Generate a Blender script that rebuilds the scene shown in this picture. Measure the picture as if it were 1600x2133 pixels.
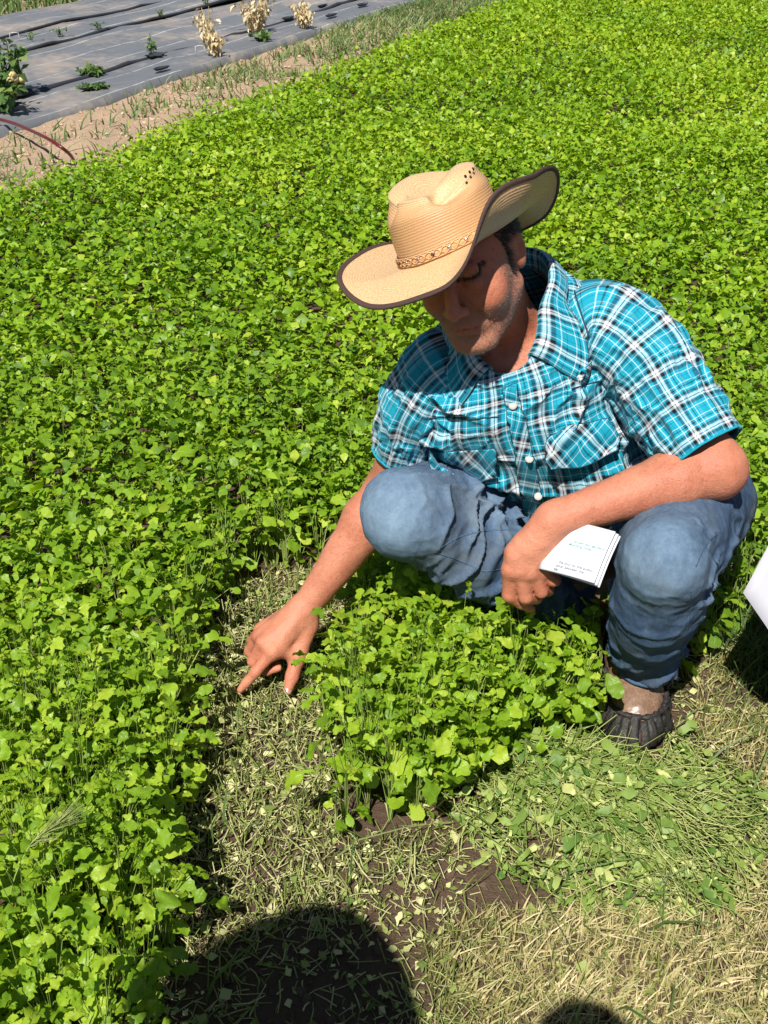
import bpy, bmesh, math, random
import numpy as np
from mathutils import Vector, Matrix
from mathutils.bvhtree import BVHTree

for _o in list(bpy.data.objects):
    bpy.data.objects.remove(_o, do_unlink=True)
SC = bpy.context.scene
COL = SC.collection
rng = np.random.default_rng(7)
random.seed(7)
R = math.radians

# ------------------------------------------------------------------ camera
CAM_H, PITCH, FPX = 1.48, R(30.9), 2400.0
cam_d = bpy.data.cameras.new('camera')
cam_d.sensor_fit = 'HORIZONTAL'
cam_d.sensor_width = 36.0
cam_d.lens = FPX / 1600.0 * 36.0
cam_d.clip_start = 0.05
cam_d.clip_end = 2000.0
cam = bpy.data.objects.new('camera', cam_d)
COL.objects.link(cam)
cam.location = (0, 0, CAM_H)
cam.rotation_euler = (math.pi / 2 - PITCH, 0, 0)
SC.camera = cam

# ------------------------------------------------------------------ sky, sun, exposure
SUN_EL, SUN_AZ = R(53), R(18)          # azimuth: the way the light travels, to the right of straight ahead
w = bpy.data.worlds.new('World')
SC.world = w
w.use_nodes = True
wn = w.node_tree
bg = wn.nodes['Background']
sky = wn.nodes.new('ShaderNodeTexSky')
sky.sky_type = 'NISHITA'
sky.sun_disc = False
sky.sun_elevation = SUN_EL
sky.sun_rotation = SUN_AZ + math.pi
sky.altitude = 1400
wn.links.new(sky.outputs[0], bg.inputs[0])
bg.inputs[1].default_value = 0.050
sun_d = bpy.data.lights.new('sun', 'SUN')
sun_d.energy = 4.8
sun_d.angle = R(0.53)
sun_d.color = (1.0, 0.955, 0.88)
sun = bpy.data.objects.new('sun', sun_d)
COL.objects.link(sun)
LDIR = Vector((math.sin(SUN_AZ) * math.cos(SUN_EL), math.cos(SUN_AZ) * math.cos(SUN_EL), -math.sin(SUN_EL)))
sun.rotation_euler = LDIR.to_track_quat('-Z', 'Y').to_euler()
sun.location = (-3, -4, 8)
SC.view_settings.view_transform = 'Standard'
SC.view_settings.look = 'None'
SC.view_settings.exposure = 0.70
SC.view_settings.gamma = 1.0
SC.render.engine = 'CYCLES'
SC.cycles.use_denoising = True
SC.cycles.max_bounces = 8
SC.cycles.diffuse_bounces = 3
SC.cycles.transmission_bounces = 4
SC.cycles.caustics_reflective = False
SC.cycles.caustics_refractive = False
SC.cycles.sample_clamp_indirect = 8.0

# ------------------------------------------------------------------ where a spot of the place lies
CP, SP = math.cos(PITCH), math.sin(PITCH)
def ray(px, py):
    yv = -(py - 1066.5) / FPX
    return np.array(((px - 800) / FPX, CP + yv * SP, -SP + yv * CP))
def D(px, py, Y):
    d = ray(px, py)
    t = Y / d[1]
    return np.array((d[0] * t, Y, CAM_H + d[2] * t))
def G(px, py, z=0.0):
    d = ray(px, py)
    t = (z - CAM_H) / d[2]
    return np.array((d[0] * t, d[1] * t, z))
def proj(P):
    P = np.asarray(P, float)
    dz = P[..., 2] - CAM_H
    dep = P[..., 1] * CP - dz * SP
    up = P[..., 1] * SP + dz * CP
    return 800 + FPX * P[..., 0] / dep, 1066.5 - FPX * up / dep, dep

# ------------------------------------------------------------------ helpers
def V(*a): return np.array(a, float)
def unit(v):
    v = np.asarray(v, float)
    return v / np.maximum(np.linalg.norm(v, axis=-1, keepdims=True), 1e-9)

def _hash(ix, iy, iz, seed):
    h = (ix * 374761393 + iy * 668265263 + iz * 2147483647 + seed * 1274126177) & 0xffffffff
    h = ((h ^ (h >> 13)) * 1274126177) & 0xffffffff
    h = ((h ^ (h >> 16)) * 2246822519) & 0xffffffff
    return ((h ^ (h >> 15)) & 0xffffff).astype(np.float64) / 0xffffff
def noise3(x, y, z, seed=0):
    x, y, z = np.broadcast_arrays(np.asarray(x, float), np.asarray(y, float), np.asarray(z, float))
    x0, y0, z0 = np.floor(x), np.floor(y), np.floor(z)
    fx, fy, fz = x - x0, y - y0, z - z0
    ix, iy, iz = x0.astype(np.int64), y0.astype(np.int64), z0.astype(np.int64)
    fx, fy, fz = fx*fx*(3-2*fx), fy*fy*(3-2*fy), fz*fz*(3-2*fz)
    r = 0
    for dx in (0, 1):
        for dy in (0, 1):
            for dz in (0, 1):
                wgt = (fx if dx else 1-fx) * (fy if dy else 1-fy) * (fz if dz else 1-fz)
                r = r + wgt * _hash(ix+dx, iy+dy, iz+dz, seed)
    return r * 2 - 1
def fbm(x, y, z=0.0, oct=3, seed=0):
    r, a, f = 0, 1.0, 1.0
    for i in range(oct):
        r = r + a * noise3(np.asarray(x)*f, np.asarray(y)*f, np.asarray(z)*f + 17.3*i, seed+i)
        a *= 0.5; f *= 2.03
    return r
def sstep(a, b, x):
    t = np.clip((np.asarray(x, float) - a) / (b - a), 0, 1)
    return t*t*(3-2*t)

def mesh_np(name, verts, faces, mat=None, smooth=True, attrs=None, uv=None, mat_idx=None):
    """verts (N,3); faces: (M,3)/(M,4) array or list of such arrays"""
    me = bpy.data.meshes.new(name)
    fl = faces if isinstance(faces, list) else [faces]
    fl = [np.asarray(f, np.int32) for f in fl if len(f)]
    me.vertices.add(len(verts))
    me.vertices.foreach_set('co', np.asarray(verts, np.float32).ravel())
    nl = sum(f.size for f in fl); nf = sum(len(f) for f in fl)
    me.loops.add(nl); me.polygons.add(nf)
    li = np.concatenate([f.ravel() for f in fl])
    me.loops.foreach_set('vertex_index', li)
    st, tot, c = [], [], 0
    for f in fl:
        k = f.shape[1]
        st.append(c + np.arange(len(f)) * k); tot.append(np.full(len(f), k)); c += f.size
    me.polygons.foreach_set('loop_start', np.concatenate(st).astype(np.int32))
    try: me.polygons.foreach_set('loop_total', np.concatenate(tot).astype(np.int32))
    except Exception: pass
    if mat is not None:
        for m in (mat if isinstance(mat, (list, tuple)) else [mat]): me.materials.append(m)
    if mat_idx is not None: me.polygons.foreach_set('material_index', np.asarray(mat_idx, np.int32))
    me.polygons.foreach_set('use_smooth', np.full(nf, smooth))
    if uv is not None:
        l = me.uv_layers.new(name='UVMap')
        l.data.foreach_set('uv', np.asarray(uv, np.float32)[li].ravel())
    for an, (typ, arr) in (attrs or {}).items():
        at = me.attributes.new(an, typ, 'POINT')
        arr = np.asarray(arr, np.float32)
        at.data.foreach_set({'FLOAT': 'value', 'FLOAT_VECTOR': 'vector', 'FLOAT_COLOR': 'color'}[typ], arr.ravel())
    me.update(calc_edges=True)
    me.validate()
    return me
def link(name, me, parent=None, loc=None, mat4=None):
    o = bpy.data.objects.new(name, me)
    COL.objects.link(o)
    if parent is not None: o.parent = parent
    if loc is not None: o.location = loc
    if mat4 is not None: o.matrix_local = mat4
    return o
def tag(o, label=None, cat=None, group=None, kind=None):
    if label: o['label'] = label
    if cat: o['category'] = cat
    if group: o['group'] = group
    if kind: o['kind'] = kind
    return o
def empty(name, loc=(0, 0, 0)):
    o = bpy.data.objects.new(name, None)
    o.empty_display_size = 0.05
    COL.objects.link(o); o.location = loc
    return o
def shifted(name, verts, faces, mat, parent, **kw):
    """mesh given in world coordinates, put under a parent whose only transform is a location"""
    v = np.asarray(verts, float)
    if parent is not None:
        p = parent; off = np.zeros(3)
        while p is not None:
            off += np.array(p.location); p = p.parent
        v = v - off
    return link(name, mesh_np(name, v, faces, mat, **kw), parent)

def grid_faces(nu, nv, wrap_u=False):
    """vertex index = v*nu+u"""
    i = np.arange(nu if wrap_u else nu-1); j = np.arange(nv-1)
    I, J = np.meshgrid(i, j)
    I, J = I.ravel(), J.ravel(); I2 = (I+1) % nu
    return np.stack([J*nu+I, J*nu+I2, (J+1)*nu+I2, (J+1)*nu+I], 1)
def catmull(P, n):
    P = np.asarray(P, float)
    Q = np.vstack([2*P[0]-P[1], P, 2*P[-1]-P[-2]])
    t = np.linspace(0, len(P)-1, n); k = np.minimum(t.astype(int), len(P)-2); u = (t-k)[:, None]
    a, b, c, d = Q[k], Q[k+1], Q[k+2], Q[k+3]
    return 0.5*((2*b)+(-a+c)*u+(2*a-5*b+4*c-d)*u*u+(-a+3*b-3*c+d)*u**3)
def tube(path, rad, ns=6, cap=True):
    """verts, faces of a tube along path (n,3); rad scalar or (n,)"""
    P = np.asarray(path, float); n = len(P)
    rad = np.broadcast_to(np.asarray(rad, float), (n,))
    T = unit(np.gradient(P, axis=0))
    ref = np.array((0, 0, 1.0)) if abs(T[0][2]) < .9 else np.array((1.0, 0, 0))
    A = np.zeros((n, 3)); a = unit(np.cross(T[0], ref))
    for i in range(n):
        a = unit(a - T[i]*np.dot(a, T[i])); A[i] = a
    B = np.cross(T, A)
    th = np.arange(ns)/ns*2*math.pi
    v = P[:, None] + rad[:, None, None]*(np.cos(th)[None, :, None]*A[:, None]+np.sin(th)[None, :, None]*B[:, None])
    v = v.reshape(-1, 3)
    f = [grid_faces(ns, n, True)]
    if cap:
        v = np.vstack([v, P[0], P[-1]])
        k = np.arange(ns); k2 = (k+1) % ns
        f.append(np.stack([k2, k, np.full(ns, n*ns)], 1))
        f.append(np.stack([(n-1)*ns+k, (n-1)*ns+k2, np.full(ns, n*ns+1)], 1))
    return v, f
class Bag:
    """collects many small pieces into one mesh"""
    def __init__(s): s.v=[]; s.q=[]; s.t=[]; s.n=0; s.at={}
    def add(s, v, f, **at):
        v = np.asarray(v, float).reshape(-1, 3)
        for ff in (f if isinstance(f, list) else [f]):
            ff = np.asarray(ff)
            (s.q if ff.shape[1] == 4 else s.t).append(ff + s.n)
        s.v.append(v); s.n += len(v)
        for k, a in at.items():
            a = np.asarray(a, float)
            s.at.setdefault(k, []).append(np.broadcast_to(a, (len(v),)+a.shape[-1:]) if a.ndim == 1 and a.shape[0] in (3, 4) and len(v) != a.shape[0] else (np.broadcast_to(a, (len(v),)) if a.ndim == 0 else a))
    def arrays(s):
        f = []
        if s.q: f.append(np.concatenate(s.q))
        if s.t: f.append(np.concatenate(s.t))
        return np.concatenate(s.v), f, {k: np.concatenate(a) for k, a in s.at.items()}
    def mesh(s, name, mat, smooth=True, off=None):
        v, f, at = s.arrays()
        if off is not None: v = v - np.asarray(off, float)
        ty = lambda a: 'FLOAT' if a.ndim == 1 else ('FLOAT_VECTOR' if a.shape[1] == 3 else 'FLOAT_COLOR')
        return mesh_np(name, v, f, mat, smooth, {k: (ty(a), a) for k, a in at.items()})

# ------------------------------------------------------------------ sculpting field
class Field:
    def __init__(s, lo, hi, h):
        s.lo = np.array(lo, float); s.h = h
        s.n = np.ceil((np.array(hi)-s.lo)/h).astype(int)+1
        s.a = np.full(s.n, 0.5, np.float32)
    def _win(s, lo, hi):
        i0 = np.clip(np.floor((lo-s.lo)/s.h).astype(int), 0, s.n); i1 = np.clip(np.ceil((hi-s.lo)/s.h).astype(int)+1, 0, s.n)
        sl = tuple(slice(a, b) for a, b in zip(i0, i1))
        g = [(s.lo[k]+np.arange(i0[k], i1[k])*s.h).astype(np.float32) for k in range(3)]
        return sl, g[0][:, None, None], g[1][None, :, None], g[2][None, None, :]
    def _mix(s, sl, d, k, sub=False):
        a = s.a[sl]
        if sub:
            hh = np.maximum(k-np.abs(a+d), 0)/k
            s.a[sl] = np.maximum(a, -d)+hh*hh*k*.25
        else:
            hh = np.maximum(k-np.abs(a-d), 0)/k
            s.a[sl] = np.minimum(a, d)-hh*hh*k*.25
    def cone(s, p0, p1, r0, r1, k=.01, sub=False, flat=None, fk=1.0):
        """tapered capsule; flat: a direction in which it is squeezed by factor fk"""
        p0 = np.asarray(p0, float); p1 = np.asarray(p1, float)
        m = max(r0, r1)*max(1, 1)+k+4*s.h
        sl, x, y, z = s._win(np.minimum(p0, p1)-m, np.maximum(p0, p1)+m)
        if s.a[sl].size == 0: return
        d = p1-p0; L2 = max(float(d @ d), 1e-9)
        t = np.clip(((x-p0[0])*d[0]+(y-p0[1])*d[1]+(z-p0[2])*d[2])/L2, 0, 1)
        qx, qy, qz = x-(p0[0]+t*d[0]), y-(p0[1]+t*d[1]), z-(p0[2]+t*d[2])
        q2 = qx*qx+qy*qy+qz*qz
        if flat is not None:
            fl = unit(flat); w_ = qx*fl[0]+qy*fl[1]+qz*fl[2]
            q2 = q2+w_*w_*(1/(fk*fk)-1)
        s._mix(sl, np.sqrt(q2)-(r0+(r1-r0)*t), k, sub)
    def chain(s, pts, rads, k=.004, **kw):
        for i in range(len(pts)-1): s.cone(pts[i], pts[i+1], rads[i], rads[i+1], k, **kw)
    def ell(s, c, rad, M=None, k=.01, sub=False):
        """ellipsoid; rows of M are its unit axes"""
        c = np.asarray(c, float); rad = np.asarray(rad, float); m = rad.max()+k+4*s.h
        M = np.eye(3) if M is None else np.asarray(M)
        sl, x, y, z = s._win(c-m, c+m)
        if s.a[sl].size == 0: return
        x, y, z = x-c[0], y-c[1], z-c[2]
        k0 = 0; k1 = 0
        for i in range(3):
            q = x*M[i][0]+y*M[i][1]+z*M[i][2]
            k0 = k0+(q/rad[i])**2; k1 = k1+(q/rad[i]**2)**2
        k0 = np.sqrt(k0); k1 = np.sqrt(k1)
        s._mix(sl, k0*(k0-1)/np.maximum(k1, 1e-6), k, sub)
    def surface(s):
        a = s.a; ins = a < 0
        n = np.array(a.shape)
        cnt = np.zeros(n-1, np.int8)
        cs = [(i, j, k) for i in (0, 1) for j in (0, 1) for k in (0, 1)]
        for c in cs:
            cnt += ins[c[0]:n[0]-1+c[0], c[1]:n[1]-1+c[1], c[2]:n[2]-1+c[2]]
        idx = np.argwhere((cnt > 0) & (cnt < 8))
        lin = (idx[:, 0]*(n[1]-1)+idx[:, 1])*(n[2]-1)+idx[:, 2]
        val = np.stack([a[idx[:, 0]+c[0], idx[:, 1]+c[1], idx[:, 2]+c[2]] for c in cs], 1).astype(np.float64)
        acc = np.zeros((len(idx), 3)); num = np.zeros(len(idx))
        for i in range(8):
            for j in range(i+1, 8):
                df = np.array(cs[j])-np.array(cs[i])
                if np.abs(df).sum() != 1: continue
                cr = (val[:, i] < 0) != (val[:, j] < 0)
                t = val[cr, i]/(val[cr, i]-val[cr, j])
                acc[cr] += np.array(cs[i])+t[:, None]*df; num[cr] += 1
        verts = s.lo+(idx+acc/num[:, None])*s.h
        quads = []
        for ax in range(3):
            b, c = (ax+1) % 3, (ax+2) % 3
            s0 = [slice(1, n[q]-1) for q in range(3)]; s1 = list(s0)
            s0[ax] = slice(0, n[ax]-1); s1[ax] = slice(1, n[ax])
            e0 = ins[tuple(s0)]; e1 = ins[tuple(s1)]
            E_ = np.argwhere(e0 != e1)
            flip = e0[E_[:, 0], E_[:, 1], E_[:, 2]]
            off = np.ones(3, int); off[ax] = 0
            E_ = E_+off
            q = []
            for db, dc in ((1, 1), (0, 1), (0, 0), (1, 0)):
                cc = E_.copy(); cc[:, b] -= db; cc[:, c] -= dc
                l = (cc[:, 0]*(n[1]-1)+cc[:, 1])*(n[2]-1)+cc[:, 2]
                q.append(np.searchsorted(lin, l))
            q = np.stack(q, 1)
            q[~flip] = q[~flip][:, ::-1]
            quads.append(q)
        return verts, np.concatenate(quads)
def relax(v, q, it=2, lam=.5):
    e = np.concatenate([q[:, [0, 1]], q[:, [1, 2]], q[:, [2, 3]], q[:, [3, 0]]])
    deg = np.bincount(e.ravel(), minlength=len(v)).astype(float)
    for _ in range(it):
        s = np.zeros_like(v)
        for k in range(3):
            s[:, k] = np.bincount(e[:, 0], v[e[:, 1], k], len(v))+np.bincount(e[:, 1], v[e[:, 0], k], len(v))
        v = v+lam*(s/np.maximum(deg, 1)[:, None]-v)
    return v
def vnormals(v, q):
    nrm = np.cross(v[q[:, 2]]-v[q[:, 0]], v[q[:, 3 if q.shape[1] == 4 else 1]]-v[q[:, 1 if q.shape[1] == 4 else 0]])
    if q.shape[1] == 3: nrm = np.cross(v[q[:, 1]]-v[q[:, 0]], v[q[:, 2]]-v[q[:, 0]])
    out = np.zeros_like(v)
    for c in range(q.shape[1]):
        for k in range(3): out[:, k] += np.bincount(q[:, c], nrm[:, k], len(v))
    return unit(out)
# ------------------------------------------------------------------ materials
class NT:
    def __init__(s, name):
        s.m = bpy.data.materials.new(name); s.m.use_nodes = True
        s.t = s.m.node_tree; s.b = s.t.nodes['Principled BSDF']; s.out = s.t.nodes['Material Output']
    def n(s, typ, **kw):
        nd = s.t.nodes.new('ShaderNode'+typ)
        for k, v in kw.items(): setattr(nd, k, v)
        return nd
    def l(s, a, b): s.t.links.new(a, b)
    def val(s, sock, v):
        if hasattr(v, 'is_output') or isinstance(v, bpy.types.NodeSocket): s.l(v, sock)
        else: sock.default_value = v
    def math(s, op, a, b=0.0, c=None, clamp=False):
        nd = s.n('Math', operation=op, use_clamp=clamp); s.val(nd.inputs[0], a); s.val(nd.inputs[1], b)
        if c is not None: s.val(nd.inputs[2], c)
        return nd.outputs[0]
    def mix(s, f, a, b, blend='MIX'):
        nd = s.n('Mix', data_type='RGBA', blend_type=blend); s.val(nd.inputs[0], f)
        for i, v in ((6, a), (7, b)):
            s.val(nd.inputs[i], (*v, 1) if isinstance(v, tuple) and len(v) == 3 else v)
        return nd.outputs[2]
    def noise(s, scale, detail=3, rough=.55, vec=None, dist=0):
        nd = s.n('TexNoise'); nd.inputs['Scale'].default_value = scale; nd.inputs['Detail'].default_value = detail
        nd.inputs['Roughness'].default_value = rough; nd.inputs['Distortion'].default_value = dist
        if vec is not None: s.l(vec, nd.inputs['Vector'])
        return nd.outputs[0]
    def ramp(s, fac, stops, interp='LINEAR'):
        nd = s.n('ValToRGB'); cr = nd.color_ramp; cr.interpolation = interp
        while len(cr.elements) < len(stops): cr.elements.new(0.5)
        for e, (p, c) in zip(cr.elements, sorted(stops, key=lambda q: q[0])):
            e.position = p; e.color = (*c, 1) if len(c) == 3 else c
        s.l(fac, nd.inputs[0]); return nd.outputs[0]
    def attr(s, name):
        return s.n('Attribute', attribute_name=name)
    def obj(s): return s.n('TexCoord').outputs['Object']
    def bump(s, h, strength=.3, dist=.01):
        nd = s.n('Bump'); nd.inputs['Strength'].default_value = strength; nd.inputs['Distance'].default_value = dist
        s.l(h, nd.inputs['Height']); s.l(nd.outputs[0], s.b.inputs['Normal']); return nd.outputs[0]
    def base(s, c): s.val(s.b.inputs['Base Color'], (*c, 1) if isinstance(c, tuple) and len(c) == 3 else c)
    def rough(s, r, spec=None):
        s.val(s.b.inputs['Roughness'], r)
        if spec is not None: s.b.inputs['Specular IOR Level'].default_value = spec
def plain(name, c, r=.6, spec=.4, nz=None, amt=.2, bump=0):
    t = NT(name); o = t.obj()
    if nz:
        f = t.noise(nz, 4, .6, o)
        t.base(t.mix(f, tuple(x*(1-amt) for x in c), tuple(min(1, x*(1+amt)) for x in c)))
        if bump: t.bump(f, bump, .01)
    else: t.base(c)
    t.rough(r, spec); return t.m
M = {}

# skin: 'tone' per vertex adds sun redness, pale palms and stubble
t = NT('skin'); o = t.obj()
n1 = t.noise(18, 5, .68, o); n2 = t.noise(420, 2, .5, o); nf = t.noise(130, 3, .6, o)
c = t.mix(t.ramp(n1, [(.3, (0, 0, 0)), (.7, (1, 1, 1))]), (.33, .096, .053), (.48, .180, .106))
c = t.mix(t.math('MULTIPLY', t.ramp(nf, [(.56, (0, 0, 0)), (.70, (1, 1, 1))]), .45), c, (.22, .065, .034))
tn = t.attr('tone')
c = t.mix(t.n('SeparateColor').outputs[0] if False else tn.outputs['Fac'], c, (.57, .27, .165))
st = t.attr('stubble'); spk = t.ramp(n2, [(.42, (0, 0, 0)), (.6, (1, 1, 1))])
c = t.mix(t.math('MULTIPLY', st.outputs['Fac'], t.math('ADD', t.math('MULTIPLY', spk, .4), .15)), c, (.24, .16, .125))
lp = t.attr('lip'); c = t.mix(t.math('MULTIPLY', lp.outputs['Fac'], .6), c, (.36, .10, .08))
t.base(c); t.rough(t.math('ADD', t.math('MULTIPLY', n1, .2), .46), .35)
t.b.inputs['Subsurface Weight'].default_value = .12
t.b.inputs['Subsurface Radius'].default_value = (.012, .004, .002)
t.b.inputs['Subsurface Scale'].default_value = .6
hr = t.math('ADD', t.noise(260, 3, .6, o), t.math('MULTIPLY', t.noise(70, 3, .6, o, .5), .8))
t.bump(hr, .45, .003); M['skin'] = t.m
M['nail'] = plain('nail', (.42, .22, .165), .35, .5)
M['hair'] = plain('hair', (.018, .013, .010), .45, .5, 60, .4)
M['beard'] = plain('beard', (.34, .28, .23), .5, .4, 200, .6)
M['arm_hair'] = plain('arm_hair', (.16, .085, .045), .5, .4)
M['eye_white'] = plain('eye_white', (.6, .55, .5), .2, .5)

# denim: 'fade' per vertex = worn paler cloth, lowered where shin shade is painted in
t = NT('denim'); o = t.obj()
mp = t.n('Mapping'); mp.inputs['Scale'].default_value = (900, 900, 240); t.l(o, mp.inputs[0])
tw = t.noise(1, 2, .6, mp.outputs[0]); n1 = t.noise(26, 5, .65, o); n0 = t.noise(7, 3, .5, o)
mps = t.n('Mapping'); mps.inputs['Scale'].default_value = (60, 60, 14); t.l(o, mps.inputs[0]); slub = t.noise(1, 4, .7, mps.outputs[0]); fine = t.noise(160, 3, .7, o)
fd = t.attr('fade').outputs['Fac']
c = t.mix(t.math('ADD', fd, t.math('ADD', t.math('MULTIPLY', t.math('SUBTRACT', n1, .5), .45), t.math('ADD', t.math('MULTIPLY', t.math('SUBTRACT', slub, .5), .8), t.math('MULTIPLY', t.math('SUBTRACT', fine, .5), .5))), clamp=True), (.012, .040, .100), (.165, .250, .335))
c = t.mix(t.math('MULTIPLY', tw, .45), c, t.mix(.5, c, (.26, .33, .40)))
c = t.mix(t.math('MULTIPLY', t.ramp(n0, [(.5, (0, 0, 0)), (.72, (1, 1, 1))]), .25), c, (.20, .20, .15))
t.base(c); t.rough(.85, .2); t.bump(t.math('ADD', tw, t.math('MULTIPLY', n1, 1.5)), .35, .003)
M['denim'] = t.m
M['stitch'] = plain('stitch', (.16, .19, .22), .8, .2)
M['denim_seam'] = plain('denim_seam', (.055, .10, .165), .85, .2, 300, .5, .4)

# plaid: warp and weft stripes averaged
TQ, WH, BK, LT, GY = (.018, .275, .365), (.55, .60, .64), (.010, .013, .022), (.09, .38, .46), (.15, .125, .14)
def plaid_stops(ph=0):
    seq = [(0, TQ), (.06, TQ), (.065, WH), (.08, WH), (.086, TQ), (.15, TQ), (.152, BK), (.176, BK), (.182, TQ), (.24, LT), (.25, WH), (.265, WH), (.275, TQ), (.32, TQ),
           (.335, BK), (.40, BK), (.45, WH), (.50, WH), (.505, BK), (.52, BK), (.526, WH), (.56, WH), (.60, BK), (.665, BK), (.69, TQ), (.76, TQ), (.765, WH), (.78, WH), (.79, TQ), (.87, TQ), (.876, BK), (.892, TQ)]
    return seq
t = NT('plaid'); uvn = t.n('UVMap', uv_map='UVMap').outputs[0]
wob = t.n('TexNoise'); wob.inputs['Scale'].default_value = 9; t.l(uvn, wob.inputs['Vector'])
sep = t.n('SeparateXYZ'); t.l(uvn, sep.inputs[0])
def stripes(ax, per):
    x = t.math('ADD', sep.outputs[ax], t.math('MULTIPLY', t.math('SUBTRACT', wob.outputs[0], .5), .004))
    return t.ramp(t.math('FRACT', t.math('DIVIDE', x, per)), plaid_stops())
cu, cv = stripes(0, .058), stripes(1, .061)
mx = t.math('MULTIPLY', t.noise(1400, 1, .5, uvn), 1.0)
c = t.mix(t.math('ADD', t.math('MULTIPLY', t.math('SUBTRACT', mx, .5), .8), .5, clamp=True), cu, cv)
bc = t.n('BrightContrast'); bc.inputs['Contrast'].default_value = .16; bc.inputs['Bright'].default_value = .01; t.l(c, bc.inputs[0]); c = bc.outputs[0]
t.base(c); t.rough(.75, .25); t.bump(t.noise(900, 2, .5, uvn), .15, .001)
t.b.inputs['Sheen Weight'].default_value = .1
M['plaid'] = t.m
M['snap'] = plain('snap', (.46, .45, .39), .22, .6)
M['snap_rim'] = plain('snap_rim', (.30, .29, .26), .3, .5)
M['dark_thread'] = plain('dark_thread', (.02, .05, .07), .8, .2)

# straw: woven rings, 'ring' attribute runs along the plait
t = NT('straw'); o = t.obj(); rg = t.attr('ring').outputs['Vector']
sr = t.n('SeparateXYZ'); t.l(rg, sr.inputs[0])
ph = t.math('MULTIPLY', sr.outputs[0], 2*math.pi/.0042)
wv = t.math('ADD', t.math('MULTIPLY', t.math('SINE', t.math('ADD', ph, t.math('MULTIPLY', t.noise(40, 2, .5, o), 1.6))), .5), .5)
mpp = t.n('Mapping'); mpp.inputs['Scale'].default_value = (300, 420, 1); t.l(rg, mpp.inputs[0])
fl = t.ramp(t.noise(1, 3, .65, mpp.outputs[0]), [(.36, (0, 0, 0)), (.64, (1, 1, 1))]); big = t.noise(12, 3, .5, o)
c = t.mix(fl, (.43, .245, .10), (.70, .51, .29))
c = t.mix(t.math('MULTIPLY', sr.outputs[2], t.math('ADD', .25, t.math('MULTIPLY', fl, .75))), c, (.42, .165, .045))
c = t.mix(t.math('MULTIPLY', t.math('POWER', t.math('SUBTRACT', 1.0, wv), 3.0), .35), c, (.30, .16, .07))
c = t.mix(t.math('MULTIPLY', big, .3), c, (.64, .47, .27))
t.base(c); t.rough(.42, .45); t.bump(t.math('ADD', wv, t.math('MULTIPLY', fl, .7)), .30, .0018); M['straw'] = t.m
M['binding'] = plain('binding', (.060, .034, .028), .7, .3, 300, .3, .3)
M['hat_band'] = plain('hat_band', (.60, .34, .16), .5, .4, 250, .4, .4)
t = NT('stud'); t.base((.55, .55, .55)); t.b.inputs['Metallic'].default_value = 1; t.rough(.25); M['stud'] = t.m
M['hole'] = plain('hole', (.02, .014, .01), .8, .2)

t = NT('boot_leather'); o = t.obj(); n1 = t.noise(25, 5, .65, o); vr = t.n('TexVoronoi', feature='DISTANCE_TO_EDGE'); vr.inputs['Scale'].default_value = 55
wo = t.mix(.12, o, t.n('TexNoise').outputs[1]); t.l(wo, vr.inputs['Vector'])
ck = t.ramp(vr.outputs[0], [(0, (1, 1, 1)), (.06, (0, 0, 0))])
c = t.mix(n1, (.10, .055, .034), (.22, .135, .09)); c = t.mix(t.math('MULTIPLY', ck, .3), c, (.42, .30, .20))
t.base(c); t.rough(.33, .5); t.bump(n1, .3, .004); M['boot'] = t.m
M['rubber'] = plain('black_leather', (.022, .019, .017), .6, .4, 70, .7, .6)
M['rubber_edge'] = plain('sole', (.03, .025, .02), .8, .3, 80, .5)
M['paper_shaded'] = plain('paper_shaded', (.40, .40, .45), .7, .3, 30, .03)  # white paper with partial shade put into its colour
M['paper'] = plain('paper', (.60, .60, .64), .7, .3, 30, .03)
M['ink_teal'] = plain('ink_teal', (.06, .24, .23), .7, .2)
M['ink_grey'] = plain('ink_grey', (.08, .10, .13), .7, .2)
M['cloth_grey'] = plain('cloth_grey', (.25, .26, .28), .85, .2, 40, .2)
M['cloth_navy'] = plain('cloth_navy', (.05, .07, .13), .85, .2, 40, .2)

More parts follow.
